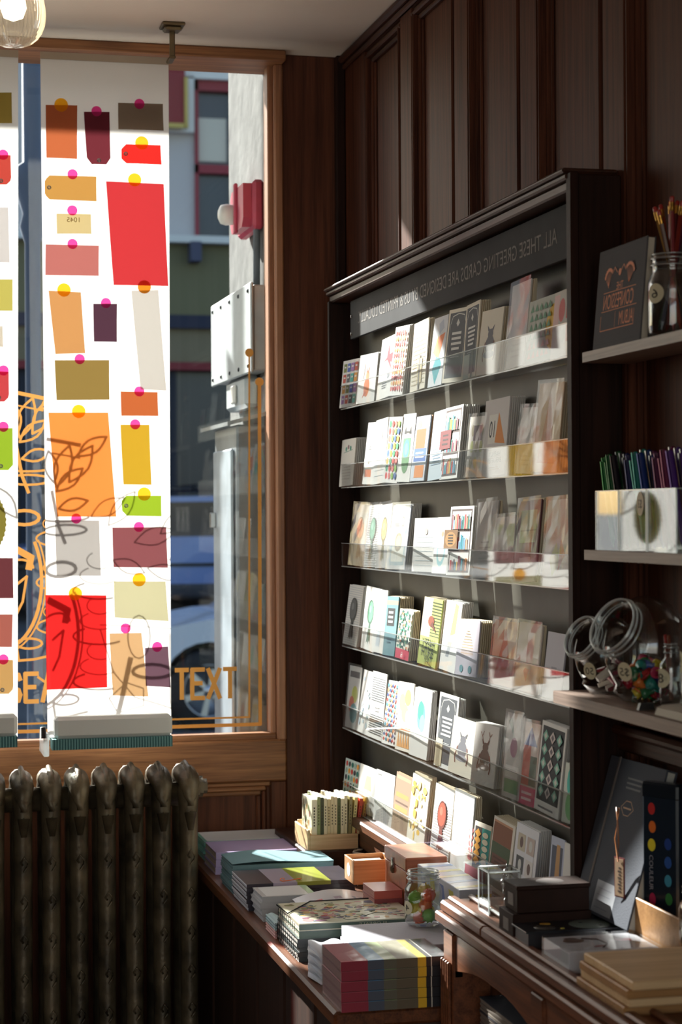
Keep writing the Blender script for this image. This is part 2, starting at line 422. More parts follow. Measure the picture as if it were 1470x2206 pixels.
TAGS = [
 ('b',[(0.389, 2.544), (0.461, 2.546), (0.459, 2.421), (0.389, 2.421)],(200, 110, 70),'y',(0.424, 2.545),'terracotta oblong tag, topmost at left',''),
 ('b',[(0.476, 2.532), (0.535, 2.534), (0.536, 2.411), (0.482, 2.41)],(120, 50, 60),'p',(0.505, 2.534),'maroon tag with a punched lower end','B'),
 ('b',[(0.555, 2.556), (0.659, 2.558), (0.659, 2.494), (0.554, 2.493)],(150, 130, 112),'p',(0.604, 2.555),'taupe label at the upper right',''),
 ('b',[(0.562, 2.461), (0.653, 2.462), (0.654, 2.415), (0.561, 2.415)],(225, 50, 45),'y',(0.609, 2.465),'small bright red eyelet tag','L'),
 ('b',[(0.386, 2.383), (0.504, 2.384), (0.503, 2.325), (0.385, 2.326)],(200, 150, 80),'p',(0.449, 2.387),'ochre eyelet tag','L'),
 ('b',[(0.412, 2.296), (0.491, 2.297), (0.491, 2.25), (0.412, 2.248)],(210, 190, 140),'p',(0.448, 2.304),'small beige ticket with numerals','N'),
 ('b',[(0.526, 2.374), (0.66, 2.372), (0.668, 2.134), (0.541, 2.134)],(205, 60, 65),'y',(0.592, 2.379),'large crimson sheet',''),
 ('b',[(0.387, 2.225), (0.509, 2.225), (0.507, 2.154), (0.385, 2.153)],(190, 115, 110),'p',(0.448, 2.227),'dusty pink label',''),
 ('b',[(0.393, 2.119), (0.467, 2.117), (0.475, 1.976), (0.407, 1.973)],(205, 150, 95),'y',(0.428, 2.121),'tan curling strip',''),
 ('b',[(0.495, 2.091), (0.55, 2.092), (0.548, 2.003), (0.495, 2.003)],(85, 55, 70),'p',(0.524, 2.093),'small dark plum label',''),
 ('b',[(0.583, 2.123), (0.646, 2.126), (0.662, 1.892), (0.602, 1.894)],(205, 200, 195),'o',(0.613, 2.132),'long pale grey receipt',''),
 ('b',[(0.406, 1.96), (0.531, 1.962), (0.53, 1.87), (0.409, 1.868)],(150, 125, 70),'p',(0.463, 1.963),'olive brown envelope',''),
 ('b',[(0.557, 1.89), (0.643, 1.889), (0.643, 1.833), (0.557, 1.833)],(195, 105, 60),'p',(0.6, 1.89),'small burnt orange label',''),
 ('b',[(0.391, 1.84), (0.528, 1.841), (0.544, 1.601), (0.409, 1.602)],(245, 150, 75),'y',(0.46, 1.843),'large orange sheet',''),
 ('b',[(0.556, 1.813), (0.623, 1.813), (0.626, 1.674), (0.561, 1.675)],(205, 165, 50),'p',(0.59, 1.814),'mustard upright label',''),
 ('b',[(0.558, 1.649), (0.65, 1.649), (0.649, 1.601), (0.558, 1.603)],(160, 190, 50),'y',(0.61, 1.653),'lime green eyelet tag','L'),
 ('b',[(0.405, 1.594), (0.506, 1.592), (0.508, 1.465), (0.407, 1.467)],(185, 180, 178),'p',(0.453, 1.597),'pale grey square sheet',''),
 ('b',[(0.536, 1.576), (0.661, 1.576), (0.663, 1.482), (0.537, 1.485)],(145, 85, 90),'p',(0.597, 1.577),'mauve wide label',''),
 ('b',[(0.539, 1.452), (0.659, 1.45), (0.664, 1.358), (0.539, 1.369)],(205, 200, 165),'y',(0.597, 1.455),'pale sage wide label',''),
 ('b',[(0.382, 1.423), (0.521, 1.42), (0.521, 1.209), (0.383, 1.207)],(235, 45, 45),'y',(0.45, 1.425),'large scarlet sheet at the lower left',''),
 ('b',[(0.528, 1.332), (0.602, 1.332), (0.616, 1.185), (0.534, 1.19)],(215, 175, 130),'p',(0.565, 1.343),'sand coloured upright label',''),
 ('b',[(0.61, 1.297), (0.664, 1.299), (0.668, 1.205), (0.61, 1.21)],(115, 85, 100),'p',(0.638, 1.299),'small plum label at the lowest right',''),
 ('a',[(0.255, 2.566), (0.312, 2.569), (0.312, 2.497), (0.254, 2.494)],(190, 165, 85),'',None,'gold label, topmost',''),
 ('a',[(0.263, 2.424), (0.309, 2.426), (0.31, 2.357), (0.263, 2.355)],(195, 75, 65),'p',(0.292, 2.426),'brick red tag punched below','B'),
 ('a',[(0.253, 2.305), (0.303, 2.307), (0.305, 2.18), (0.253, 2.179)],(205, 200, 200),'',None,'pale grey upright sheet',''),
 ('a',[(0.252, 2.142), (0.312, 2.143), (0.311, 2.07), (0.252, 2.069)],(190, 180, 95),'',None,'yellow olive label',''),
 ('a',[(0.252, 2.035), (0.289, 2.036), (0.289, 1.988), (0.252, 1.988)],(205, 195, 180),'',None,'small beige label',''),
 ('a',[(0.256, 1.934), (0.302, 1.932), (0.302, 1.864), (0.256, 1.863)],(195, 70, 75),'p',(0.29, 1.935),'rose red tag punched below','B'),
 ('a',[(0.256, 1.804), (0.31, 1.804), (0.31, 1.708), (0.255, 1.708)],(150, 180, 50),'p',(0.289, 1.807),'apple green tag punched below','B'),
 ('a',[(0.239, 1.509), (0.309, 1.508), (0.309, 1.417), (0.238, 1.418)],(105, 55, 60),'',None,'dark maroon label',''),
 ('a',[(0.248, 1.381), (0.308, 1.38), (0.305, 1.306), (0.248, 1.308)],(165, 95, 85),'',None,'clay brown label',''),
 ('a',[(0.258, 1.278), (0.308, 1.276), (0.308, 1.2), (0.258, 1.201)],(190, 150, 95),'p',(0.286, 1.278),'ochre tag punched below, lowest','B'),
]

# ------------------------------------------------------------------ the room
def sb(name, boxes, mat, col=(255, 255, 255), bev=0):
    m = MB()
    for b in boxes: m.box(*b, mat, col, bev)
    return struct(m.build(name))
sb('floor', [(-3.1, 1.3, -3, 4.75, -.1, 0)], FLOORM)
sb('ceiling', [(-3.1, 1.3, -3, 4.78, 2.725, 2.85)], CEILM)
sb('wall_left', [(-3.1, -3, -3, 4.75, 0, 2.725)], WALLP)
sb('wall_rear', [(-3, -2.6, -3, -2.9, 0, 2.725), (.8, 1.3, -3, -2.9, 0, 2.725), (-2.6, .8, -3, -2.9, 0, .5)], WALLP)
# right wall: recessed panels between stiles
m = MB(); m.box(1.15, 1.28, -3, 4.75, 0, 2.725, WPAN)
fars = [4.44 - .405 * k for k in range(9)]
m.box(1.13, 1.15, 4.44, 4.65, 0, 2.725, WPAN)
for F_ in fars[1:]: m.box(1.13, 1.15, F_, F_ + .09, 0, 2.725, WPAN, bev=.002)
m.box(1.13, 1.15, -3, 1.1, 0, 2.725, WPAN)
m.box(1.13, 1.15, 1.1, 4.44, 2.69, 2.725, WRAIL)
struct(m.build('wall_right'))
m = MB()
for F_ in fars[:8]:
    for (a, sgn) in ((F_, -1), (F_ - .315, 1)):
        for (d0, d1, xx) in ((0, .010, 1.134), (.010, .019, 1.128), (.019, .030, 1.139), (.030, .040, 1.145)):
            y0, y1 = sorted((a + sgn * d0, a + sgn * d1)); m.box(xx, 1.151, y0, y1, 0, 2.69 - d0, WPAN, bev=.003)
    for (d0, d1, xx) in ((0, .010, 1.134), (.010, .019, 1.128), (.019, .030, 1.139)):
        m.box(xx, 1.151, F_ - .315, F_, 2.69 - d1, 2.69 - d0, WRAIL, bev=.003)
struct(m.build('trim_1'))
m = MB()
m.box(1.118, 1.135, -1, 2.84, 1.235, 1.275, WRAIL, bev=.004); m.box(1.108, 1.135, -1, 2.84, 1.26, 1.275, WRAIL, bev=.005)
m.box(1.118, 1.135, -1, 2.84, 1.17, 1.19, WRAIL, bev=.004)
struct(m.build('trim_2'))
m = MB()   # small cove where the wall meets the ceiling
m.box(1.112, 1.13, -3, 4.65, 2.705, 2.725, WRAIL, bev=.006); m.box(1.122, 1.13, -3, 4.65, 2.69, 2.705, WRAIL, bev=.004)
struct(m.build('trim_3'))
# back wall (window wall): below and beside the opening, lintel above the ceiling, pier in the corner
m = MB()
m.box(-3, .975, 4.66, 4.78, 0, .957, WPANB)
m.box(-3, -1.3, 4.66, 4.78, .957, 2.725, WPANB)
m.box(.975, 1.12, 4.65, 4.80, 0, 2.725, WPANB, bev=.003); m.box(1.11, 1.3, 4.67, 4.80, 0, 2.725, WPANB)
m.box(1.105, 1.13, 4.63, 4.66, 0, 2.725, WRACKV, bev=.004)
struct(m.build('wall_back'))
m = MB()  # panelled apron below the sill rail: stile and mouldings
m.box(.935, .975, 4.645, 4.665, .1, .957, WPANB, bev=.003)
for d0, d1, yy in ((0, .012, 4.645), (.012, .022, 4.638), (.022, .034, 4.65)):
    m.box(-2, .935 - d0, yy, 4.665, .957 - d1, .957 - d0, WRAILX, bev=.003)
    m.box(.935 - d1, .935 - d0, yy, 4.665, .1, .957 - d1, WPANB, bev=.003)
struct(m.build('trim_4'))
m = MB()  # window frame: sill rail, beads, jamb, head
m.box(-1.3, .975, 4.64, 4.76, .957, 1.058, WRAILX, bev=.004)
m.box(-1.3, .955, 4.655, 4.70, 1.055, 1.072, WRAILX, bev=.004)
m.box(.953, .975, 4.638, 4.78, 1.055, 2.70, WJAMB, bev=.004); m.box(.940, .955, 4.66, 4.70, 1.07, 2.70, WJAMB, bev=.003)
m.box(-1.3, .975, 4.60, 4.76, 2.698, 2.7245, WRAILX, bev=.003)
fr = m.build('window_frame'); 
wnd = empty('window_1', (0, 0, 0)); struct(wnd); fr.parent = wnd
m = MB(); m.box(-1.3, .942, 4.690, 4.694, 1.065, 2.70, PANE); m.build('pane', wnd)
# gilt lettering and ruled border on the glass (reads from inside)
def gilt_text(t, x0, x1, z0, z1):
    m = MB(); vs, fs, W = text_polys(t); vmin = min(v[1] for v in vs); vmax = max(v[1] for v in vs)
    xm = min(v[0] for v in vs)
    m.add([(x0 + (v[0] - xm) / (W - xm) * (x1 - x0), 4.6885, z0 + (v[1] - vmin) / (vmax - vmin) * (z1 - z0)) for v in vs], fs, GOLD)
    return m
_so = [0]
def strip(m, pts, w, y=4.6886):
    if w < .0065 and pts[0][0] > .41 and pts[-1][0] < .70 and pts[0][1] > 1.12: w *= .6
    for i, (a, b) in enumerate(zip(pts, pts[1:])):
        _so[0] += 1; dx, dz = b[0] - a[0], b[1] - a[1]; L = math.hypot(dx, dz) or 1; ex, ez = dx / L * w * .3, dz / L * w * .3
        nx, nz = -dz / L * w / 2, dx / L * w / 2
        yy = y - .0000035 * (_so[0] % 330)
        m.add([(a[0] + nx - ex, yy, a[1] + nz - ez), (b[0] + nx + ex, yy, b[1] + nz + ez), (b[0] - nx + ex, yy, b[1] - nz + ez), (a[0] - nx - ex, yy, a[1] - nz - ez)], [(0, 1, 2, 3)], GOLD)
# block capitals drawn as strokes: bolder than the built-in font
STR = {'T': [[(0, 1), (1, 1)], [(.5, 1), (.5, 0)]], 'E': [[(1, 1), (0, 1), (0, 0), (1, 0)], [(0, .52), (.8, .52)]],
       'X': [[(0, 1), (1, 0)], [(1, 1), (0, 0)]], 'A': [[(0, 0), (.5, 1), (1, 0)], [(.2, .32), (.8, .32)]],
       'S': [[(1, .8), (.85, .97), (.5, 1), (.15, .95), (0, .75), (.15, .58), (.85, .42), (1, .25), (.85, .04), (.5, 0), (.15, .03), (0, .2)]]}
m = MB()
def caps(word, x0, lw, gap, z0, h):
    for i, ch in enumerate(word):
        xo = x0 + i * (lw + gap)
        for st in STR[ch]: strip(m, [(xo + p[0] * lw, z0 + p[1] * h) for p in st], .0105)
caps('TEXT', .712, .028, .0115, 1.159, .069)
caps('SEA', .310, .028, .0125, 1.162, .066)
m.build('gilt_lettering', wnd)
m = MB()
strip(m, [(-.6, 1.091), (.919, 1.091), (.922, 1.929)], .0085); strip(m, [(-.6, 1.109), (.892, 1.109), (.897, 2.0)], .0045)
for cx, cz, r in ((.897, 2.0, .0105), (.922, 1.929, .0105)):
    m.add([(cx + r * math.cos(6.2832 * i / 24), 4.6870, cz + r * math.sin(6.2832 * i / 24)) for i in range(24)], [list(range(24))], GOLD)
m.build('gilt_border', wnd)
# line drawing on the glass: leaves, bulb, spoons, bowl, knife
m = MB(); rnd = random.Random(4)
def leaf(x, z, L, a, w=.0055):
    ca, sa = math.cos(a), math.sin(a); pts = []
    for i in range(13):
        t = i / 12 * 2; u = t if t <= 1 else 2 - t; q = math.sin(math.pi * u) * .2 * (1 if t <= 1 else -1)
        pts.append((x + L * (u * ca - q * sa), z + L * (u * sa + q * ca)))
    strip(m, pts, w)
def arc(cx, cz, rx, rz, a0, a1, w=.0055, n=16):
    strip(m, [(cx + rx * math.cos(a0 + (a1 - a0) * i / n), cz + rz * math.sin(a0 + (a1 - a0) * i / n)) for i in range(n + 1)], w)
for (x, z, L, a) in ((.34, 1.79, .10, 1.25), (.34, 1.78, .08, .7), (.335, 1.80, .075, 1.75), (.37, 1.80, .10, 1.0), (.345, 1.74, .07, .25), (.39, 1.86, .08, .6),
                     (.42, 1.72, .09, .5), (.46, 1.70, .10, .9), (.52, 1.66, .10, .3), (.58, 1.68, .09, .7), (.47, 1.62, .08, -.4), (.55, 1.60, .09, -.2),
                     (.60, 1.62, .08, .4), (.63, 1.66, .07, 1.0), (.25, 1.72, .09, 2.2), (.2, 1.66, .1, 1.9), (.14, 1.6, .09, 2.6)):
    leaf(x, z, L, a)
strip(m, [(.33, 1.78), (.345, 1.70), (.36, 1.66)], .008); arc(.36, 1.69, .05, .012, 0, 6.2832); arc(.36, 1.72, .055, .01, 3.14, 6.28)
arc(.35, 1.60, .035, .017, 0, 6.2832, .008); strip(m, [(.322, 1.53), (.365, 1.505), (.36, 1.48)], .016)
strip(m, [(.32, 1.90), (.395, 1.885)], .009); strip(m, [(.32, 1.87), (.395, 1.855)], .004)
arc(.30, 1.45, .09, .16, -1.5, .6, .008); arc(.30, 1.45, .10, .17, -1.5, .6, .004); arc(.34, 1.48, .03, .02, 0, 3.14)
strip(m, [(.33, 1.44), (.355, 1.46), (.345, 1.40), (.33, 1.37)], .006)
arc(.36, 1.30, .03, .012, -3, 2.8); strip(m, [(.33, 1.295), (.335, 1.26), (.37, 1.262), (.41, 1.27)], .006)
for k in range(9): arc(.44, 1.62 - .035 * k, .03 + .016 * (k % 3), .02, 2.2, 5.2 + .3 * (k % 2), .0045)
for k in range(7): arc(.66, 1.60 - .045 * k, .02, .028, -1.2, 1.6, .004)
strip(m, [(.44, 1.46), (.47, 1.36), (.52, 1.30), (.62, 1.27)], .005); strip(m, [(.44, 1.47), (.60, 1.46), (.66, 1.47)], .004)
arc(.53, 1.44, .026, .05, 0, 6.2832); strip(m, [(.51, 1.39), (.49, 1.30), (.47, 1.22)], .012); arc(.56, 1.36, .045, .016, .4, 6.6, .008)
strip(m, [(.46, 1.30), (.50, 1.335), (.54, 1.32), (.54, 1.28), (.48, 1.265), (.46, 1.30)], .005)
strip(m, [(.38, 1.22), (.42, 1.19), (.47, 1.165), (.53, 1.18), (.60, 1.20)], .006)
strip(m, [(.60, 1.45), (.60, 1.30), (.61, 1.20), (.60, 1.16)], .005); strip(m, [(.615, 1.45), (.62, 1.30), (.635, 1.2)], .005)
m.build('gilt_line_drawing', wnd)

# ------------------------------------------------------------------ outside
sb('wall_outside_pier', [(.97, 1.9, 4.80, 5.36, -.1, 4.2)], STONE, bev=.004)
sb('wall_outside_apron', [(-4, .97, 5.22, 5.34, -.1, .90)], STONE)
sb('wall_outside_lintel', [(-4, 1.9, 4.80, 5.36, 3.04, 4.2)], STONE)
m = MB()   # sloping street: pavement level near the shop, rising beyond the carriageway
ys = [5.3, 12, 14, 15.5, 19, 23, 40]; zs = [-.1, -.1, -.1, -.05, .62, .95, 1.6]
vs = [(x, y, z) for y, z in zip(ys, zs) for x in (-25, 40)]
m.add(vs, [(2 * i, 2 * i + 1, 2 * i + 3, 2 * i + 2) for i in range(len(ys) - 1)], ASPH)
st = m.build('ground'); st['kind'] = 'structure'
# house across the street
hb = empty('building', (3.5, 22, 0))
tag(hb, 'grey painted building with red and cream trim across the street', 'building')
def P(name, boxes, col, mat=FACADE, par=None):
    m = MB()
    for b in boxes: m.box(*b, mat, col)
    return m.build(name, par or hb)
G = (196, 192, 192)
P('wall', [(-9, .12, .2, 3, 4.75, 9), (.60, 7, .2, 3, 4.75, 9), (.12, .60, .2, 3, 6.75, 9), (.12, .60, .2, 3, 4.75, 4.80)], G)
P('stone_trim', [(-.30, .10, .08, .21, 6.0, 6.64), (-.30, 2.5, .08, .21, 6.62, 6.80)], (226, 226, 222))
P('red_pier', [(-.34, -.02, -.02, .2, 6.05, 8), (-.9, -.34, -.02, .2, 6.05, 7.2)], (140, 62, 66))
P('gilt_moulding', [(-.9, -.02, -.05, .0, 6.02, 6.07), (-.03, .01, -.05, .0, 6.02, 6.6)], (196, 176, 104))
wf = P('window_frame', [(.12, .16, .15, .3, 4.8, 6.75), (.56, .60, .15, .3, 4.8, 6.75), (.12, .6, .15, .3, 5.55, 5.65), (.12, .6, .15, .3, 6.5, 6.75)], (150, 70, 78))
P('pane', [(.15, .58, .26, .28, 4.8, 6.5)], (50, 56, 66), GLOSSP, wf); P('blind', [(.17, .5, .24, .26, 5.7, 6.2)], (214, 210, 196), PAPER, wf)
P('cornice', [(-9, 7, -.05, .25, 4.72, 4.80)], (214, 216, 214)); P('bracket', [(.02, .14, -.14, .1, 4.5, 4.72)], (80, 84, 104))
P('fascia', [(-9, 7, .1, .3, 3.9, 4.72)], (110, 108, 84)); P('fascia_band', [(-9, 7, .02, .12, 3.75, 3.9)], (52, 56, 72))
P('lower_fascia', [(-9, 7, .1, .3, 3.35, 3.75)], (120, 112, 92)); P('red_band', [(-9, 7, .0, .3, 3.27, 3.36)], (124, 56, 60))
P('shopfront_glass', [(-9, 7, .2, .3, 1.0, 3.27)], (28, 34, 46), GLOSSP)
P('shopfront_post', [(-.2, -.12, .1, .22, 1.0, 3.27)], (46, 50, 60)); P('shopfront_post', [(-1.9, -1.8, .1, .22, 1.0, 3.27)], (46, 50, 60))
h2 = empty('building', (1.2, 25.2, 0)); tag(h2, 'slate blue shopfront seen between the two fabric banners', 'building')
hb_ = hb; hb = h2
P('wall', [(-6, 1.05, 0, 2, 3.0, 9)], (96, 104, 122)); P('shopfront', [(-6, 1.05, .1, .3, 1.0, 3.0)], (70, 84, 104))
P('window_frame', [(.5, .9, -.05, .02, 4.6, 6.4)], (200, 204, 210)); P('pane', [(.56, .84, -.07, -.04, 4.7, 6.3)], (46, 54, 70), GLOSSP)
# cars
def car(name, label, y, z0, xw, col, tall, rack=None):
    r = empty(name, (xw, y, z0)); tag(r, label, 'car')
    # side profile (x along the street), front wheel at 0, rear wheel at +2.65
    k = tall
    body = [(-.85, .30), (-.85, .62), (-.70, .78 * k), (.15, .93 * k), (1.0, .98 * k), (3.1, 1.0 * k), (3.45, .95 * k), (3.5, .35)]
    for wx in (2.65, 0):
        i = len(body); body += [(wx + .37 * math.cos(a), .33 + .37 * math.sin(a)) for a in [math.pi * j / 10 for j in range(11)]] if False else []
    arch = lambda wx: [(wx + .385 * math.cos(math.pi * j / 12), .33 + .385 * math.sin(math.pi * j / 12)) for j in range(13)]
    low = [(3.5, .30)] + [(p[0], max(p[1], .28)) for p in arch(2.65)] + [(p[0], max(p[1], .28)) for p in arch(0)] + [(-.85, .30)]
    prof = body[:-1] + low
    m = MB(); m.prism(prof, 0, 1.75, CARP, col, 'y'); b = m.build('body', r)
    cab = [(.25, .93 * k), (1.0, 1.42 * k), (2.9, 1.44 * k), (3.35, .98 * k)]
    m = MB(); m.prism(cab, .12, 1.63, GLASSD, ax='y'); m.build('side_glass', r)
    m = MB(); m.prism([(.95, 1.40 * k), (1.1, 1.47 * k), (2.8, 1.49 * k), (2.95, 1.42 * k)], .08, 1.67, CARP, col, 'y')
    for px in (1.05, 1.95, 2.85): m.prism([(px - .03, .97 * k), (px - .03, 1.43 * k), (px + .03, 1.43 * k), (px + .03, .97 * k)], .10, .14, CARP, col, 'y')
    m.build('roof', r)
    for wx in (0, 2.65):
        t = MB(); t.T = Matrix.Translation((wx, .02, .33)) @ Matrix.Rotation(math.radians(90), 4, 'X')
        t.lathe([(.2, -.19), (.31, -.19), (.33, -.15), (.33, -.02), (.31, .01), (.21, .015)], RUBBER); w = t.build('wheel', r)
        t = MB(); t.T = Matrix.Translation((wx, .015, .33)) @ Matrix.Rotation(math.radians(90), 4, 'X')
        t.lathe([(.0, -.06), (.21, -.08), (.215, .0), (.2, .01), (.19, -.01)], METALP, (150, 152, 158)); t.lathe([(0, .015), (.045, .015), (.05, -.03)], METALP, (190, 192, 196))
        for j in range(6):
            a = j * math.pi / 3 + .3; t.add([(math.cos(a + q) * rr, math.sin(a + q) * rr, .004) for rr, q in ((.04, -.45), (.04, .45), (.2, .13), (.2, -.13))], [(0, 1, 2, 3)], METALP, (205, 207, 210))
        t.build('rim', w)
        # dark arch
        q = MB(); q.prism([(wx + .385 * math.cos(math.pi * j / 12), .33 + .385 * math.sin(math.pi * j / 12)) for j in range(13)], .25, .3, BLACK, ax='y'); q.build('wheel_arch', r)
    m = MB(); m.box(.9, 1.08, -.01, .0, .84 * k, .87 * k, BLACK); m.box(-.84, 3.4, -.015, .0, .5, .53, BLACK); m.build('door_trim', r)
    if rack:
        m = MB()
        for yy in (.3, 1.45): m.tube([(1.1, yy, 1.49 * k), (1.15, yy, 1.56 * k), (2.8, yy, 1.58 * k), (2.85, yy, 1.5 * k)], .02, BLACK)
        for xx in (1.45, 2.3): m.tube([(xx, .2, 1.6 * k), (xx, 1.55, 1.6 * k)], .022, BLACK)
        m.build('roof_rack', r)
    return r
car('car', 'silver grey car with alloy wheel parked nearest beyond the window', 15.0, -.09, 2.54, (196, 204, 216), .98)
car('car', 'blue car with a roof rack parked further behind the silver one', 18.7, .62, 1.62, (120, 140, 190), .80, True)
m = MB()   # awning post outside
m.lathe([(.0, 0), (.06, 0), (.06, .12), (.03, .2), (.024, .3), (.024, 2.55), (.04, 2.60), (.03, 2.64), (.06, 2.74), (.06, 2.78), (.03, 2.8), (.03, 3.6)], PAPER, (70, 90, 118), c=(.485, 6.1, -.1))
tag(m.build('iron_post'), 'slim blue grey iron post outside, seen between the banners', 'post')
# junction box, cabinet, alarm on the pier
t = empty('junction_box', (.97, 5.06, 1.965)); tag(t, 'white steel junction box with screwed cover on the outside pier', 'electrical box')
m = MB(); m.box(-.046, 0, -.285, .285, 0, .213, WHITEM, bev=.004); m.build('casing', t)
m = MB(); m.box(-.054, -.046, -.292, .292, -.006, .219, WHITEM, bev=.003)
m.build('cover', t)
for i in range(5):
    for z in (.012, .2):
        m = MB(); m.T = Matrix.Translation((-.055, -.26 + .13 * i, z)) @ Matrix.Rotation(math.radians(-90), 4, 'Y'); m.lathe([(.0, .003), (.005, .002), (.006, 0)], BLACK, n=8); m.build('screw', t)
m = MB(); m.box(-.04, 0, -.14, .14, -.085, -.002, WHITEM, bev=.01); m.box(-.05, -.04, -.03, .02, -.07, -.02, WHITEP, bev=.008); m.build('cable_entry', t)
t = empty('meter_cabinet', (.97, 4.93, .95)); tag(t, 'tall galvanised meter cabinet with sloping lid on the outside pier', 'cabinet')
m = MB(); m.box(-.085, 0, -.13, .19, 0, .88, GREYM, bev=.005); m.build('casing', t)
m = MB(); m.add([(-.115, -.17, .875), (-.115, .24, .875), (0, -.17, .905), (0, .24, .905), (-.115, -.17, .885), (-.115, .24, .885), (0, -.17, .915), (0, .24, .915)], [(0, 1, 3, 2), (4, 5, 7, 6), (0, 1, 5, 4), (0, 2, 6, 4), (1, 3, 7, 5)], GREYM); m.build('lid', t)
d = MB(); d.box(-.095, -.086, -.10, .16, .05, .82, plain('pale_door_paint', (178, 190, 200), .3, metal=.1, var=.2, vscale=6), bev=.003); d = d.build('door', t)
m = MB(); m.box(-.11, -.095, .12, .135, .62, .66, STEEL, bev=.002); m.build('latch', d)
t = empty('fire_alarm_bell', (.97, 4.97, 2.33)); tag(t, 'red alarm box with a white beacon high on the outside pier', 'alarm')
m = MB(); m.box(-.03, 0, -.12, .10, 0, .125, REDM, bev=.008); m.build('base', t)
m = MB(); m.prism([(-.10, .03), (-.08, .008), (.06, .008), (.08, .03), (.08, .10), (.06, .117), (-.10, .117)], -.052, -.028, REDM, ax='x'); m.box(-.06, -.05, -.02, .0, .0, .13, REDM, bev=.003); m.build('cover', t)
m = MB(); m.T = Matrix.Translation((-.055, .03, .055)) @ Matrix.Rotation(math.radians(-90), 4, 'Y'); m.lathe([(.026, 0), (.028, .018), (.024, .032), (.012, .038), (0, .039)], WHITEP); m.build('beacon', t)
m = MB(); m.tube([(.955, 4.88, 2.335), (.955, 4.885, 2.18)], .009, GREYM); tag(m.build('conduit'), 'grey conduit running down from the red alarm box', 'pipe')

# ------------------------------------------------------------------ radiator
rad = empty('radiator', (0, 4.40, 0)); tag(rad, 'old cast iron column radiator with bronze paint below the window', 'radiator')
for i in range(12):
    x = .686 - .0615 * i; m = MB()
    # each section: two flattened columns joined by domed top, embossed shoulder
    for yy, r in ((-.055, .019), (.055, .019)):
        m.T = Matrix.Translation((x, yy, 0)) @ Matrix.Diagonal((1.12, 1.5, 1, 1))
        m.lathe([(r * .9, .10), (r, .16), (r * .92, .5), (r, .93), (r * 1.1, .985), (r * .95, 1.012), (r * .5, 1.03), (0, 1.032)], RADM, n=14)
    m.T = Matrix.Translation((x, 0, 0))
    pts = [(-.075, .95), (-.088, .985), (-.083, 1.015), (-.05, 1.035), (-.015, 1.040), (.03, 1.034), (.08, 1.02), (.085, .95), (.05, .91), (-.05, .91)]
    
    m.tube([(0, -.090, .955), (0, -.089, .975), (0, -.080, .995), (0, -.060, 1.008), (0, -.02, 1.014), (0, .04, 1.010), (0, .075, .995), (0, .088, .96)], [.008, .015, .021, .0245, .0255, .024, .019, .010], RADM, n=16)
    m.tube([(0, -.084, .94), (0, -.088, .90)], [.014, .006], RADM, n=10)
    m.prism([(-.07, .1), (-.07, .16), (.07, .16), (.07, .1)], -.016, .016, RADM, ax='x')
    for a in range(9):   # embossed scrolls down the front
        z = .93 - a * .085; q = .011
        m.tube([(0, -.0865, z - q * 2), (.006, -.089, z - q), (.008, -.089, z), (0, -.090, z + q), (-.007, -.089, z), (-.003, -.088, z - q * .6)], .0026, RADM, n=5)
    m.tube([(0, -.092, .985), (.0, -.080, 1.016), (0, -.055, 1.033), (0, 0, 1.041), (0, .05, 1.032)], [.005, .008, .008, .006, .003], RADM, n=8)
    m.box(-.012, .012, -.02, .02, 0, .11, RADM, bev=.005)
    m.build('section', rad)
for z in (.97, .13):
    m = MB(); m.tube([(-.02, 0, z), (.69, 0, z)], .027, RADM, n=14); m.build('connecting_pipe', rad)
m = MB(); m.T = Matrix.Translation((.705, 0, .985)) @ Matrix.Rotation(math.radians(90), 4, 'Y')
m.lathe([(.030, 0), (.031, .012), (.024, .014), (.024, .022), (.017, .022), (.017, .032), (0, .033)], RADM, n=6, smooth=False); m.build('end_plug', rad)

# ------------------------------------------------------------------ ceiling bracket, lamp
br = empty('ceiling_bracket', (.671, 4.42, 2.725)); tag(br, 'small brass bracket on the ceiling beside the banner top', 'bracket')
m = MB(); m.box(-.026, .026, -.03, .03, -.007, 0, BRONZE, bev=.002); m.box(-.020, .020, -.022, .022, -.016, -.006, BRONZE, bev=.005); m.build('mounting_plate', br)
m = MB(); m.box(-.006, .006, -.003, .008, -.075, -.01, BRONZE, bev=.002); m.box(-.007, .007, -.005, .05, -.079, -.071, BRONZE, bev=.002); m.build('arm', br)
lp = empty('ceiling_lamp', (.282, 4.0, 2.725)); tag(lp, 'ribbed glass globe lamp lit on the ceiling by the window', 'lamp')
m = MB(); m.lathe([(0, 0), (.045, 0), (.045, -.012), (.034, -.022), (.034, -.04)], BRONZE); m.build('fitting', lp)
m = MB(); n_ = 96
prof = [(.033, -.035), (.034, -.042)] + [(.034 + .032 * math.sin(math.pi * t / 12) ** .8 if t < 6 else .066 * math.sin(math.pi * t / 12) ** .8, -.045 - .125 * (1 - math.cos(math.pi * t / 12)) / 2) for t in range(1, 13)]
m.lathe(prof, RIBG, n=n_, rib=-.09, nr=1, smooth=False); m.build('glass_globe', lp)
m = MB(); m.lathe([(.008, -.03), (.012, -.045), (.024, -.07), (.027, -.09), (.02, -.11), (0, -.118)], BULB, n=16); m.build('bulb', lp)

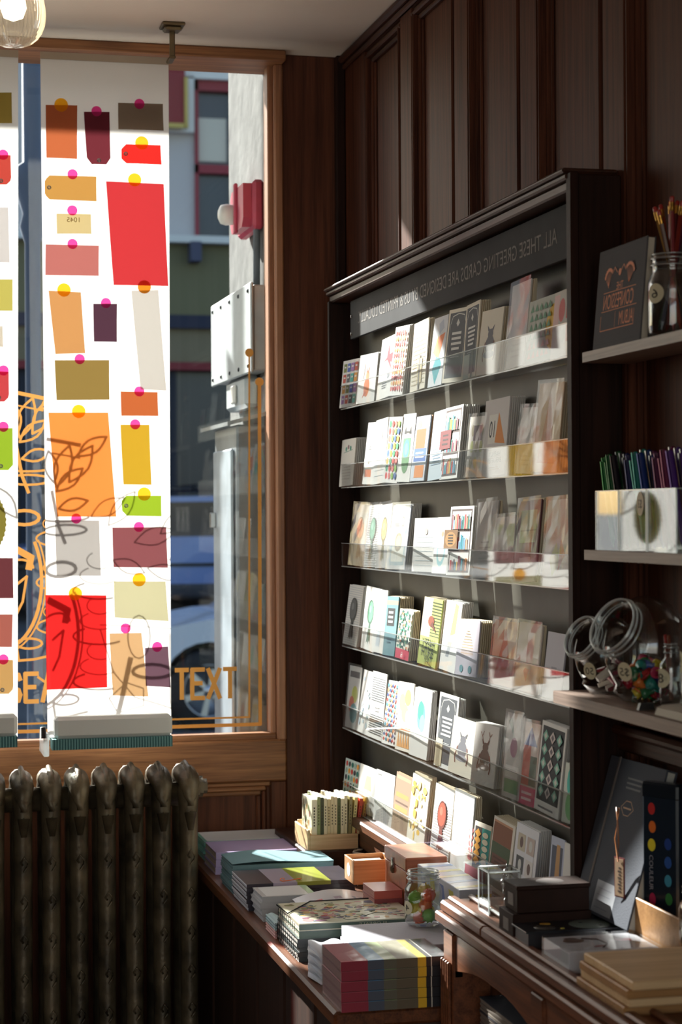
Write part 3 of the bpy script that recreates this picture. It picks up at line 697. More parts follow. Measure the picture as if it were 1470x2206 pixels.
# ------------------------------------------------------------------ banners and their paper tags
def banner(x0, x1, x0b, x1b, zt, zb_, label):
    t = empty('fabric_banner', ((x0 + x1) / 2, 4.5, zb_)); tag(t, label, 'banner'); xc = (x0 + x1) / 2
    m = MB(); nx, nz = 12, 60; vs = []
    for j in range(nz + 1):
        v = j / nz; z = zb_ + .03 + (zt - zb_ - .03) * v
        a = x0b + (x0 - x0b) * v; b = x1b + (x1 - x1b) * v
        for i in range(nx + 1):
            u = i / nx
            vs.append((a + (b - a) * u - xc, .0015 * math.sin(u * 9) * (1 - v) + .006 * (1 - v) * math.sin(u * 3.1), z - zb_))
    m.add(vs, [(j * (nx + 1) + i, j * (nx + 1) + i + 1, (j + 1) * (nx + 1) + i + 1, (j + 1) * (nx + 1) + i) for j in range(nz) for i in range(nx)], CLOTH, smooth=True)
    m.build('cloth', t)
    m = MB(); m.box(x0 - xc, x1 - xc, -.004, .004, zt - zb_ - .004, zt - zb_ + .012, CLOTHP, (190, 176, 158)); m.build('top_batten', t)
    m = MB(); m.box(x0b + .012 - xc, x1b - .003 - xc, -.045, -.004, .036, .086, PAPER, (214, 214, 210), bev=.008); m.build('hem_roll', t)
    m = MB(); w = x1b - x0b - .01
    for i in range(44):
        xx = x0b + .006 - xc + w * i / 44; m.box(xx, xx + w / 88, -.05, .0, .012, .036, PAPER, (110, 156, 156)); m.box(xx + w / 88, xx + w / 44, -.0485, .0, .012, .036, PAPER, (60, 104, 108))
    m.build('ribbed_edging', t)
    return t
banner(.378, .674, .386, .671, 2.655, 1.060, 'wide white fabric banner pinned with coloured tags, right of the two')
banner(.02, .328, .02, .318, 2.655, 1.070, 'white fabric banner cut by the left edge of the picture')
m = MB(); m.box(.372, .385, 4.45, 4.56, 1.058, 1.11, ACRYE, bev=.002); m.tube([(.372, 4.455, 1.10), (.372, 4.455, 1.125)], .007, BLACK)
tag(m.build('banner_clip'), 'clear clip with a black knob at the banner foot', 'clip')
DC = {'y': (250, 180, 40), 'p': (236, 70, 150), 'o': (205, 125, 35)}
DN = {'y': 'yellow', 'p': 'pink', 'o': 'orange'}
for (b, pts, col, dc, dd, d, kind) in TAGS:
    (ax, az), (bx, bz), (cx, cz), (ex, ez) = pts
    ox, oz = (ax + bx) / 2, (az + bz) / 2
    where = 'on the wide right banner' if b == 'b' else 'on the left banner'
    lab = ('%s with a %s dot %s' % (d, DN[dc], where)) if dc else '%s without a dot %s' % (d, where)
    name = 'paper_tag' if kind in ('L', 'B') else ('paper_ticket' if kind == 'N' else 'paper_sheet')
    m = MB()
    def B2(u, v):   # bilinear, v down; gentle curl away at the foot
        x = (ax * (1 - u) + bx * u) * (1 - v) + (ex * (1 - u) + cx * u) * v; z = (az * (1 - u) + bz * u) * (1 - v) + (ez * (1 - u) + cz * u) * v
        return (x - ox, -.010 * v * v - .002 * math.sin(u * 3.1416) * v, z - oz)
    if kind in ('L', 'B', 'N') or 1:
        W_, H_ = abs(bx - ax), abs(az - ez); N = 8
        cu, cv = (.011 / W_, .011 / H_) if kind in ('L', 'B') else (0, 0)
        vs = []; fs = []
        for j in range(N + 1):
            v = j / N; l = 0; r = 1
            if kind == 'L' : l = cu * max(0, 1 - v * N * .999 / (N * cv) if v < cv else (0 if v < 1 - cv else (v - 1 + cv) / cv))
            if kind == 'B' and v > 1 - cv: l = cu * (v - 1 + cv) / cv; r = 1 - l
            vs += [B2(l + (r - l) * i / 4, v) for i in range(5)]
        fs = [(j * 5 + i, j * 5 + i + 1, (j + 1) * 5 + i + 1, (j + 1) * 5 + i) for j in range(N) for i in range(4)]
        m.add(vs, fs, VELLUM, col, True)
    if kind == 'L': ey = B2(.011 / W_ * .9, .5)
    if kind == 'B': ey = B2(.5, 1 - .009 / H_)
    if kind == 'N':
        mm = MB(); deco(mm, .05, .02, 0, [('t', '1045', .5, .5, .011, (150, 120, 70), .032)], VELLUM, u0=-.025)
        for v_, f_, c_ in [(mm.v, mm.f, (160, 130, 80))]: m.add([(p[0], -.004, p[2] - .024) for p in v_], f_, VELLUM, c_)
    o = m.build(name, None, (ox, 4.492 if True else 0, oz)); tag(o, lab, 'tag' if kind in ('L', 'B') else 'paper label')
    if kind in ('L', 'B'):
        q = MB(); q.T = Matrix.Translation((ey[0], ey[1] - .001, ey[2])) @ Matrix.Rotation(math.radians(90), 4, 'X')
        q.lathe([(.0026, 0), (.0026, .001), (.0048, .001), (.0048, 0)], STEEL, n=14); q.build('eyelet', o)
        q = MB(); q.T = Matrix.Translation((ey[0], ey[1] - .0009, ey[2])); q.add([(.0026 * math.cos(.5 * i), 0, .0026 * math.sin(.5 * i)) for i in range(12)], [list(range(12))], VELLUM, (255, 255, 255)); q.build('hole', o)
    if dc:
        q = MB(); r = .0155 if dc == 'y' or dc == 'o' else .0118
        q.add([(dd[0] - ox + r * math.cos(6.2832 * i / 28), -.0025, dd[1] - oz + r * math.sin(6.2832 * i / 28)) for i in range(28)], [list(range(28))], DOTM, DC[dc])
        q.build('round_sticker', o)
m = MB(); pts = []
for i in range(64):
    a = 6.2832 * i / 64; rr = 1 + (.06 if i % 2 else 0); pts.append((.0 + .035 * rr * math.cos(a), 0, .062 * rr * math.sin(a)))
m.add(pts, [list(range(64))], VELLUM, (130, 120, 55)); m.tube([(0, -.001, -.06), (0, -.001, .06)], .0008, VELLUM, (110, 100, 40), n=4)
tag(m.build('pressed_leaf', None, (.258, 4.488, 1.590)), 'pressed green toothed leaf on the left banner', 'leaf')

# ------------------------------------------------------------------ greeting card rack on the right wall
RX0, RX1, RY0, RY1 = 1.057, 1.128, 2.845, 4.475
rk = empty('card_rack', (1.128, (RY0 + RY1) / 2, .86)); tag(rk, 'tall dark wooden wall rack with six clear lipped shelves for cards', 'display rack')
def rb(name, boxes, mat, col=(255, 255, 255), bev=0, par=None):
    m = MB(); m.T = Matrix.Translation(Vector((-1.128, -(RY0 + RY1) / 2, -.86)))
    for b in boxes: m.box(*b, mat, col, bev)
    return m.build(name, par or rk)
rb('back_board', [(1.118, 1.128, RY0 + .012, RY1 - .012, .93, 2.11)], BOARD)
rb('side_panel', [(1.050, 1.13, RY0 - .012, RY0 + .012, .98, 2.125), (1.046, 1.06, RY0 - .014, RY0 + .008, .98, 2.128)], WRACKV, bev=.002)
rb('side_panel', [(1.050, 1.13, RY1 - .012, RY1 + .006, .86, 2.10), (1.046, 1.06, RY1 - .010, RY1 + .008, .86, 2.105)], WRACKV, bev=.002)
rb('crown', [(1.043, 1.13, RY0, RY1 + .01, 2.118, 2.128), (1.038, 1.13, RY0, RY1 + .012, 2.128, 2.136), (1.051, 1.13, RY0, RY1 + .006, 2.102, 2.118)], WRACK, bev=.003)
rb('bottom_ledge', [(1.035, 1.13, 3.065, RY1, .905, .927), (1.05, 1.13, 3.065, RY1, .86, .905)], WCOUNT, bev=.004)
cb = rb('chalkboard', [(1.078, 1.086, 2.862, 4.385, 2.008, 2.096), (1.086, 1.118, 2.90, 4.30, 2.03, 2.07)], SLATE, bev=.001)
m = MB(); vs, fs, W = text_polys('ALL THESE GREETING CARDS ARE DESIGNED BY US & PRINTED LOCALLY.')
y0_, y1_ = 2.98, 4.31
m.add([(1.0775 - 1.128, (y0_ + (v[0] / W) * (y1_ - y0_)) - (RY0 + RY1) / 2, 2.038 + .026 * v[1] - .86) for v in vs], fs, attr_mat('chalk', .9, .1), (150, 146, 142))
m.build('chalk_lettering', cb)
m = MB()
for z in (2.02, 2.06):
    m.T = Matrix.Translation((1.0775 - 1.128, 4.375 - (RY0 + RY1) / 2, z - .86)) @ Matrix.Rotation(math.radians(-90), 4, 'Y'); m.lathe([(.0, .002), (.003, .002), (.004, 0)], STEEL, n=10)
m.build('screw', cb)
ZB = [1.851, 1.669, 1.487, 1.302, 1.112, .934]
for k, z in enumerate(ZB):
    m = MB(); m.T = Matrix.Translation(Vector((-1.128, -(RY0 + RY1) / 2, -.86)))
    z0 = z - .004
    m.box(1.0585, 1.0605, RY0 + .025, RY1 - .07, z0, z0 + .053, ACRY); m.box(1.0605, 1.116, RY0 + .025, RY1 - .07, z0, z0 + .002, ACRY)
    m.box(1.0580, 1.0610, RY0 + .025, RY1 - .07, z0 + .0525, z0 + .0540, ACRYE); m.box(1.0580, 1.0610, RY0 + .025, RY1 - .07, z0 - .0015, z0 + .0005, ACRYE)
    m.build('acrylic_shelf', rk)

WHT, CRM = (240, 239, 235), (232, 224, 206)
R_ = random.Random(11)
def bars(u0, u1, v0, v1, n, col, fill=.45, jit=True):
    o = []
    for i in range(n):
        v = v1 - (v1 - v0) * (i + .5) / n; hh = (v1 - v0) / n * fill / 2
        a = u0 + (u1 - u0) * (R_.random() * .15 if jit else 0); b = u1 - (u1 - u0) * (R_.random() * .2 if jit else 0)
        o.append(('r', a, v - hh, b, v + hh, col))
    return o
def stripes(n, col, f=.4): return bars(0.03, .97, .02, .98, n, col, f, False)
def medal(c1, bg=True, lines=True):
    o = stripes(26, (196, 198, 200), .35) if lines else []
    d = tuple(int(v * .6) for v in c1)
    o += [('p', [(.46, .5), (.36, .1), (.44, .14), (.50, .08), (.54, .5)], d), ('p', [(.5, .5), (.52, .12), (.60, .16), (.66, .1), (.56, .5)], d)]
    return o + [('e', .5, .60, .24, .20, d), ('e', .5, .61, .20, .165, c1), ('e', .46, .65, .08, .06, tuple(min(255, v + 35) for v in c1))]
def shelves(tagcol):
    o = [('r', .06, .04, .94, .96, (88, 70, 66)), ('r', .1, .07, .9, .33, WHT), ('r', .1, .37, .9, .63, WHT), ('r', .1, .67, .9, .93, WHT)]
    cs = [(190, 60, 60), (60, 150, 170), (226, 150, 110), (40, 120, 110), (90, 90, 96), (230, 190, 90), (120, 160, 190), (150, 70, 90)]
    for r in range(3):
        u = .13
        while u < .82:
            w = .03 + R_.random() * .05; hh = .12 + R_.random() * .1; o.append(('r', u, .07 + .3 * r, u + w, .07 + .3 * r + hh, R_.choice(cs))); u += w + .015
    return o
def animal(body, leg, horns=0):
    o = [('e', .5, .45, .20, .15, body), ('e', .5, .62, .12, .08, body), ('e', .5, .30, .25, .06, tuple(min(255, v + 50) for v in body))]
    for s in (-1, 1):
        o += [('p', [(.5 + s * .12, .66), (.5 + s * .17, .76), (.5 + s * .05, .69)], body), ('l', [(.5 + s * .2, .5), (.5 + s * .28, .3), (.5 + s * .24, .2)], .004, leg)]
        if horns: o += [('l', [(.5 + s * .08, .68), (.5 + s * .16, .80), (.5 + s * .10, .88)], .0015, leg), ('l', [(.5 + s * .16, .8), (.5 + s * .24, .86)], .0015, leg)]
    return o
def slate(lines=4):
    o = [('r', .08, .06, .92, .95, (76, 80, 86)), ('l', [(.14, .80), (.22, .9), (.5, .93), (.78, .9), (.86, .80)], .0018, (215, 215, 210)), ('l', [(.14, .10), (.14, .8)], .001, (200, 200, 196)), ('l', [(.86, .10), (.86, .8)], .001, (200, 200, 196)),
         ('p', [(.42, .80), (.5, .86), (.58, .80), (.5, .75)], (215, 215, 210))]
    return o + bars(.22, .78, .42, .70, lines, (222, 222, 218), .5) + [('l', [(.3, .34), (.7, .34)], .001, (215, 215, 210))]
def grid(nu, nv, fn, m=.05):
    o = []
    for i in range(nu):
        for j in range(nv):
            o += fn(m + (1 - 2 * m) * (i + .5) / nu, m + (1 - 2 * m) * (j + .5) / nv, (1 - 2 * m) / nu / 2, (1 - 2 * m) / nv / 2, i, j)
    return o
def blobs(n, cols, r0=.05, r1=.14):
    return [('e', .12 + .76 * R_.random(), .1 + .8 * R_.random(), r0 + (r1 - r0) * R_.random(), (r0 + (r1 - r0) * R_.random()) * .7, R_.choice(cols)) for _ in range(n)]
def design(k):
    if k == 'books_multi': return grid(4, 4, lambda u, v, a, b, i, j: [('r', u - a * .75, v - b * .8, u + a * .75, v + b * .8, [(170, 120, 190), (120, 130, 60), (70, 180, 170), (200, 80, 60), (70, 100, 190), (230, 160, 60), (90, 90, 100)][(i * 3 + j * 5) % 7]), ('r', u - a * .45, v, u + a * .45, v + b * .3, WHT)]), WHT
    if k == 'fox': return [('e', .5, .32, .16, .2, (222, 120, 70)), ('e', .52, .55, .1, .09, (226, 130, 80)), ('p', [(.5, .2), (.3, .1), (.4, .25)], (200, 90, 60)), ('p', [(.44, .6), (.42, .75), (.5, .64)], (200, 100, 60)), ('p', [(.56, .6), (.6, .75), (.5, .64)], (200, 100, 60)), ('l', [(.3, .5), (.34, .8)], .003, (120, 90, 70))], WHT
    if k == 'redbird': return [('p', [(.55, .62), (.9, .55), (1.0, .72), (.7, .70), (.6, .9), (.5, .66), (.25, .6)], (214, 24, 50)), ('p', [(.55, .62), (.95, .42), (.75, .62)], (190, 16, 40)), ('e', .75, .35, .10, .05, (150, 150, 156))] + bars(.3, .7, .15, .26, 3, (120, 120, 124)), WHT
    if k == 'lattice': return grid(6, 11, lambda u, v, a, b, i, j: [('p', [(u - a * .9, v), (u, v + b * .9), (u + a * .9, v), (u, v - b * .9)] if (i + j) % 2 else [(u - a * .6, v - b * .8), (u + a * .6, v - b * .8), (u + a * .6, v + b * .8), (u - a * .6, v + b * .8)], [(216, 84, 66), (236, 150, 80), (196, 60, 70), (240, 196, 120)][(i * 2 + j * 3) % 4])], .06), WHT
    if k == 'ledger': return bars(.08, .92, .06, .92, 14, (176, 164, 130), .12, False) + [('l', [(.3, .05), (.3, .95)], .0008, (190, 120, 110)), ('r', .45, .1, .75, .45, (206, 190, 150)), ('r', .52, .0, .62, .5, (130, 124, 116))], CRM
    if k == 'leafteal': return [('p', [(.2, .25), (.5, .02), (.85, .3), (.5, .5)], (70, 170, 180)), ('p', [(.3, .45), (.6, .4), (.9, .75), (.5, .72)], (240, 140, 90)), ('p', [(.15, .5), (.4, .42), (.45, .75)], (240, 200, 100)), ('p', [(.5, .75), (.8, .82), (.7, .95), (.4, .9)], (190, 200, 216))], (222, 226, 232)
    if k == 'slate': return slate(4), CRM
    if k == 'slate2': return slate(5) + [('r', .1, 0, .5, .32, (190, 198, 190)), ('r', .62, 0, .75, .36, (120, 118, 112))], CRM
    if k == 'slateclip': return slate(5) + [('r', .02, .02, .38, .38, (214, 200, 168)), ('r', .1, .0, .28, .3, (170, 158, 130))], WHT
    if k == 'badger': return animal((112, 112, 120), (140, 90, 80)), CRM
    if k == 'deer': return animal((130, 104, 92), (150, 84, 64), 1), (236, 232, 226)
    if k == 'plaincello': return bars(.2, .8, .1, .3, 3, (200, 196, 190), .3), (216, 212, 208)
    if k == 'kraft': return [('p', [(.15, .1), (.5, .9), (.85, .1)], (190, 120, 84)), ('e', .5, .35, .2, .12, (168, 96, 60))], (206, 178, 146)
    if k == 'greycello': return bars(.2, .8, .15, .5, 5, (150, 146, 142), .3), (186, 180, 176)
    if k == 'triangles': return [('e', 1.0, .5, .28, .36, (232, 186, 70))] + grid(5, 6, lambda u, v, a, b, i, j: [('p', [(u - a * .8, v - b * .7), (u + a * .8, v - b * .7), (u, v + b * .8)], (112, 160, 130) if j > 1 else (228, 190, 180))], .06), (196, 200, 190)
    if k == 'pinkdots': return [('r', 0, .5, .3, .95, (236, 200, 196)), ('e', .45, .7, .17, .18, (214, 110, 110)), ('r', .7, .55, 1, .8, (212, 96, 90)), ('e', .6, .3, .12, .1, (200, 200, 190)), ('r', .75, .2, 1, .45, (190, 100, 90))], (214, 208, 200)
    if k == 'sprig': return [('l', [(.2, .72), (.8, .76)], .0012, (90, 150, 130)), ('e', .35, .79, .06, .05, (90, 160, 140)), ('e', .5, .83, .06, .05, (150, 110, 120)), ('e', .66, .8, .06, .05, (90, 160, 140))] + bars(.15, .85, .12, .5, 6, (190, 180, 176), .15), (240, 236, 226)
    if k == 'note': return [('e', .4, .48, .14, .16, (150, 152, 150)), ('r', .15, .12, .7, .24, (222, 130, 96))] + bars(.2, .8, .55, .95, 9, (200, 196, 192), .2), WHT
    if k == 'thin': return bars(.12, .88, .08, .85, 9, (190, 208, 218), .08, False) + [('e', .55, .75, .07, .06, (206, 196, 190))], WHT
    if k == 'beads': return grid(4, 8, lambda u, v, a, b, i, j: [('e', u, v, a * .75, b * .95, [(220, 70, 60), (60, 160, 110), (240, 180, 60), (80, 120, 190), (150, 200, 90), (236, 130, 120)][(i * 5 + j * 7) % 6])], .05) + [('l', [(.17 + .22 * i, .04), (.17 + .22 * i, .96)], .0006, (60, 60, 60)) for i in range(4)], WHT
    if k == 'eye': return [('r', .15, .66, .85, .88, (232, 222, 200)), ('p', [(.2, .7), (.3, .82), (.4, .7)], (40, 40, 40)), ('p', [(.6, .7), (.7, .82), (.8, .7)], (40, 40, 40)), ('r', .2, .35, .8, .64, (90, 150, 110)), ('e', .5, .36, .3, .24, (110, 160, 110)), ('e', .5, .48, .22, .14, (80, 190, 190)), ('e', .5, .48, .13, .09, (110, 215, 215))] + bars(.3, .7, .70, .76, 1, (60, 60, 60)), WHT
    if k == 'flag': return [('r', .12, .5, .8, .80, (232, 110, 60)), ('r', .1, .3, .95, .5, (72, 110, 180)), ('e', .3, .87, .16, .06, (226, 190, 140)), ('r', .25, .05, .9, .24, (236, 150, 80))] + bars(.2, .85, .34, .46, 2, WHT), (214, 222, 234)
    if k == 'paleblue': return bars(.15, .85, .2, .55, 8, (120, 150, 180), .2), (204, 218, 228)
    if k == 'shelfred': return shelves(0) + [('r', -.12, .42, .5, .68, (124, 44, 46))] + bars(-.0, .4, .46, .64, 3, (50, 16, 18), .4), WHT
    if k == 'shelfbrown': return shelves(0) + [('r', -.16, .38, .42, .66, (132, 94, 50)), ('e', .13, .52, .24, .11, (176, 132, 76))] + bars(.0, .28, .44, .60, 4, (40, 26, 14), .5), WHT
    if k == 'circles': return grid(3, 3, lambda u, v, a, b, i, j: [('e', u, v, a * .7, b * .75, (188, 196, 130) if (i + j) % 2 else (170, 160, 130))], .1) + [('r', .3, .6, .8, .85, (120, 100, 110))], (212, 208, 200)
    if k == 'ten': return [('r', .2, .42, .55, .80, (246, 244, 236)), ('p', [(.5, .43), (.92, .40), (.60, .82)], (236, 150, 70)), ('t', '10', .38, .61, .030, (50, 50, 54), .030), ('t', 'HAPPILY', .55, .28, .009, (120, 122, 126), .052), ('t', 'EVER AFTER', .55, .20, .009, (120, 122, 126), .062)] + bars(.3, .8, .07, .12, 2, (190, 170, 150)), (226, 222, 220)
    if k == 'medal_o': return medal((206, 110, 70), lines=False), (176, 172, 174)
    if k == 'medal_g': return medal((110, 160, 136)), WHT
    if k == 'medal_g2': return medal((110, 176, 140), lines=False), WHT
    if k == 'medal_y': return medal((224, 204, 130), lines=False), (228, 226, 222)
    if k == 'medal_k': return medal((80, 82, 84)), (226, 224, 218)
    if k == 'medal_r': return medal((190, 84, 60)), WHT
    if k == 'bluebadge': return [('r', .1, .06, .9, .94, (150, 186, 206)), ('r', .17, .12, .83, .88, (222, 228, 226)), ('e', .5, .42, .2, .15, (130, 120, 104)), ('e', .5, .43, .14, .10, (196, 184, 150)), ('t', 'O', .66, .74, .022, (70, 80, 90), .016)] + bars(.2, .5, .66, .72, 2, (90, 90, 96)), (206, 212, 222)
    if k == 'ring': return [('e', .5, .4, .3, .28, (170, 214, 220)), ('e', .5, .4, .2, .19, WHT), ('e', .5, .7, .08, .05, (160, 130, 100))], WHT
    if k == 'maroon': return [('r', .12, .48, .85, .88, (164, 172, 126)), ('r', .12, .62, .85, .64, (130, 140, 100)), ('r', .2, .2, .7, .3, (214, 208, 204))], (110, 62, 66)
    if k == 'leafcello': return [('p', [(.35, .1), (.2, .3), (.45, .5), (.6, .25)], (170, 178, 90)), ('p', [(.55, .15), (.8, .35), (.6, .55)], (200, 110, 60))], (186, 180, 178)
    if k == 'bluestroke': return [('l', [(.3 + .1 * i, .1), (.5 + .08 * i, .8)], .003, (150, 184, 214)) for i in range(4)], WHT
    if k == 'teal': return [('r', 0, .86, 1, .93, (214, 170, 140)), ('r', .22, .50, .80, .80, (26, 32, 36))] + grid(3, 3, lambda u, v, a, b, i, j: [('r', .28 + u * .44 - .05, .52 + v * .26 - .02, .28 + u * .44 + .06, .52 + v * .26 + .02, (200, 206, 206))]) + bars(.3, .7, .2, .3, 2, (60, 90, 104)), (110, 150, 158)
    if k == 'mosaic': return [('r', 0, 0, 1, .2, (210, 60, 84))] + grid(5, 7, lambda u, v, a, b, i, j: [('e', u, .2 + v * .8, a * .75, b * .75, [(50, 140, 120), (240, 236, 220), (90, 170, 140), (226, 150, 110), (30, 90, 80)][(i * 2 + j) % 5]), ('p', [(u - a, .2 + v * .8), (u, .2 + v * .8 + b), (u + a, .2 + v * .8)], [(240, 236, 220), (30, 100, 90)][(i + j) % 2])], .02) + [('t', 'Hi', .62, .1, .012, WHT, .013)], (222, 224, 206)
    if k == 'bird': return [('r', 0, .0, 1, .42, (196, 206, 110)), ('r', 0, .42, .5, 1, (232, 208, 180)), ('r', .5, .42, 1, 1, (196, 206, 110))] + [('r', .5, .44 + .045 * i, 1, .455 + .045 * i, (70, 84, 50)) for i in range(12)] + [('e', .52, .66, .16, .08, (150, 70, 40)), ('p', [(.6, .66), (.85, .50), (.5, .60)], (110, 50, 34)), ('t', 'HAPPY', .5, .33, .018, (50, 60, 40), .075), ('t', 'BIRTH', .5, .2, .018, (50, 60, 40), .07), ('t', 'DAY', .56, .08, .018, (50, 60, 40), .045)], (200, 210, 120)
    if k == 'tie': return [('p', [(.45, .5), (.75, .55), (.8, .95), (.6, .98)], (232, 206, 120)), ('p', [(.3, .2), (.5, .2), (.65, .5), (.5, .52)], (176, 180, 184)), ('r', .35, .35, .6, .42, (230, 214, 150))], WHT
    if k == 'tree': return [('p', [(.5, .92), (.25, .5), (.2, .36), (.8, .36), (.75, .5)], (206, 190, 190))] + [('l', [(.5 - .3 * f, .40 + .05 * j), (.5 + .3 * f, .40 + .05 * j)], .0009, (200, 170, 120)) for j, f in enumerate([1, .95, .9, .85, .75, .65, .5, .35, .2])] + [('e', .3, .12, .08, .07, (90, 150, 160)), ('e', .7, .12, .08, .07, (90, 150, 160))], (206, 200, 212)
    if k == 'heartcello': return [('e', .45, .3, .08, .05, (210, 40, 50)), ('p', [(.35, .3), (.6, .34), (.5, .15)], (210, 40, 50))], (214, 202, 190)
    if k == 'plainlilac': return bars(.3, .7, .3, .5, 3, (170, 166, 180)), (208, 206, 216)
    if k == 'leafcircle': return [('r', .1, .82, .9, .92, (70, 70, 76)), ('e', .6, .55, .25, .14, (200, 206, 90)), ('e', .4, .38, .22, .14, (214, 110, 80)), ('e', .6, .25, .3, .16, (80, 150, 160))], (210, 210, 206)
    if k == 'bluepat': return blobs(26, [(200, 222, 232), (214, 228, 226), (190, 210, 226)], .03, .07), WHT
    if k == 'rules': return bars(.04, .96, .55, .92, 11, (70, 76, 80), .35, False) + bars(.04, .96, .06, .36, 9, (70, 76, 80), .35, False) + bars(.3, .7, .4, .5, 2, (170, 170, 170)), WHT
    if k == 'diamonds': return grid(5, 12, lambda u, v, a, b, i, j: [('p', [(u - a * .9, v), (u, v + b * .9), (u + a * .9, v), (u, v - b * .9)], [(206, 70, 60), (80, 150, 170), (236, 160, 110), (60, 90, 150)][(i + j * 3) % 4])], .04), WHT
    if k == 'orangedots': return [('e', .3, .7, .2, .13, (240, 190, 150)), ('e', .65, .78, .2, .12, (236, 170, 120)), ('e', .5, .55, .22, .13, (244, 214, 150)), ('e', .7, .5, .16, .1, (200, 222, 190)), ('r', .1, .3, .9, .34, (226, 140, 90))] + [('p', [(.1 + .16 * i, .05), (.26 + .16 * i, .05), (.18 + .16 * i, .3)], (240, 176, 110)) for i in range(5)], (248, 240, 226)
    if k == 'greenbloom': return [('e', .5, .6, .22, .2, (120, 214, 180)), ('e', .45, .68, .16, .14, (80, 196, 160)), ('e', .58, .5, .14, .13, (150, 226, 196))], WHT
    if k == 'greenfoot': return [('r', .1, .06, .9, .22, (90, 150, 100)), ('r', .1, .24, .9, .38, WHT), ('e', .5, .6, .2, .12, (170, 110, 140)), ('p', [(.1, .9), (.5, .7), (.3, .95)], (150, 170, 160))], (206, 202, 198)
    if k == 'redpink': return [('r', 0, 0, 1, .22, (226, 76, 126)), ('r', .1, .24, .55, .72, (200, 80, 56)), ('r', .55, .24, .95, .6, (70, 90, 70)), ('p', [(.1, .72), (.9, .72), (.5, .95)], (90, 110, 180))] + bars(.15, .85, .04, .18, 2, (255, 220, 230)), (220, 200, 190)
    if k == 'tiles': return [('r', .06, .12, .94, .95, (46, 50, 56))] + grid(3, 5, lambda u, v, a, b, i, j: [('p', [(u - a * .8, .1 + v * .87), (u, .1 + v * .87 + b * .8), (u + a * .8, .1 + v * .87), (u, .1 + v * .87 - b * .8)], (226, 212, 208) if i % 2 else (130, 190, 170)), ('p', [(u - a * .4, .1 + v * .87), (u, .1 + v * .87 + b * .45), (u + a * .4, .1 + v * .87), (u, .1 + v * .87 - b * .45)], (120, 110, 116) if i % 2 else (220, 226, 216))], .06) + bars(.1, .9, .03, .08, 1, (120, 120, 126)), WHT
    if k == 'tealdisc': return [('e', .9, .7, .6, .3, (84, 204, 190)), ('e', .9, .3, .6, .25, (150, 214, 150))], (226, 234, 222)
    if k == 'folk': return grid(5, 6, lambda u, v, a, b, i, j: [('e', u, v, a * .7, b * .8, [(196, 70, 60), (50, 120, 110), (232, 160, 70), (60, 60, 70), (150, 180, 170)][(i * 3 + j) % 5])], .03), (206, 220, 214)
    if k == 'lamp': return [('p', [(.3, .5), (.7, .5), (.62, .8), (.38, .8)], (226, 206, 160)), ('e', .5, .28, .14, .06, (180, 170, 160)), ('l', [(.5, .3), (.5, .5)], .003, (170, 160, 150))], WHT
    if k == 'whitefoot': return [('p', [(.1, 0), (.8, 0), (.9, .25), (.5, .32), (.15, .2)], (178, 176, 176)), ('r', .1, .9, .3, .93, (160, 160, 160))], WHT
    if k == 'brownbars': return [('r', .05, .9, .95, .96, (196, 160, 130)), ('r', .1, .60, .9, .68, (214, 150, 90)), ('r', .1, .38, .9, .46, (214, 150, 90)), ('r', .1, .5, .9, .53, (110, 84, 70))], (164, 136, 114)
    if k == 'yellow': return blobs(30, [(250, 214, 110), (246, 226, 160), (240, 196, 80)], .03, .10), (250, 246, 232)
    if k == 'hand': return bars(.15, .85, .3, .9, 11, (210, 204, 206), .12), WHT
    if k == 'folk2': return [('r', 0, 0, .95, .2, (206, 70, 96)), ('r', .3, .2, .62, .92, (60, 50, 46)), ('r', .62, .2, 1, .92, (60, 150, 140))] + grid(1, 5, lambda u, v, a, b, i, j: [('e', .16, .25 + v * .65, .1, .055, (226, 130, 130)), ('p', [(.32, .25 + v * .65), (.46, .33 + v * .65), (.6, .25 + v * .65), (.46, .17 + v * .65)], (226, 160, 60)), ('e', .8, .25 + v * .65, .13, .05, (236, 226, 200))]), (230, 222, 206)
    if k == 'browngreen': return [('r', .04, .66, .9, .93, (140, 92, 70)), ('r', .04, .93, .9, .96, (200, 150, 120)), ('r', .04, .06, .9, .66, (80, 96, 70)), ('r', .1, .30, .8, .5, (120, 84, 70))] + bars(.15, .75, .32, .48, 3, (96, 66, 56)), (226, 218, 204)
    if k == 'stamps': return grid(2, 3, lambda u, v, a, b, i, j: [('r', u - a * .8, v - b * .75, u + a * .8, v + b * .75, [(200, 184, 176), (90, 92, 96), (206, 196, 176), (226, 222, 220)][(i * 2 + j) % 4]), ('e', u, v, a * .35, b * .5, (120, 100, 96) if (i + j) % 2 == 0 else (214, 214, 210))], .08), (232, 232, 238)
    if k == 'navytag': return [('r', .1, .0, .9, .9, (90, 96, 116)), ('p', [(.4, .45), (.6, .35), (.75, .5), (.7, .92), (.45, .92)], (206, 160, 110)), ('e', .7, .15, .25, .12, (220, 210, 190))], (200, 206, 226)
    if k == 'blackframe': return [('r', .25, .15, .8, .6, (60, 60, 60)), ('r', .3, .19, .75, .56, WHT)] + bars(.4, .65, .25, .5, 4, (130, 130, 130)), WHT
    return [], WHT
SHN = ['top', 'second', 'third', 'fourth', 'fifth', 'bottom']
bk_mesh = {}
def backing(w, h, hue):
    key = (round(w, 2), round(h, 2), hue)
    if key not in bk_mesh:
        m = MB(); c = [(232, 230, 226), (222, 208, 180), (196, 150, 112)][hue]
        m.box(-w / 2, w / 2, 0, .0016, 0, h, PAPER, c); m.box(-w / 2 + .002, w / 2 - .001, .0018, .0026, .001, h - .004, PAPER, tuple(int(v * .93) for v in c))
        o = m.build('greeting_card'); bk_mesh[key] = [o, False]
    return bk_mesh[key]
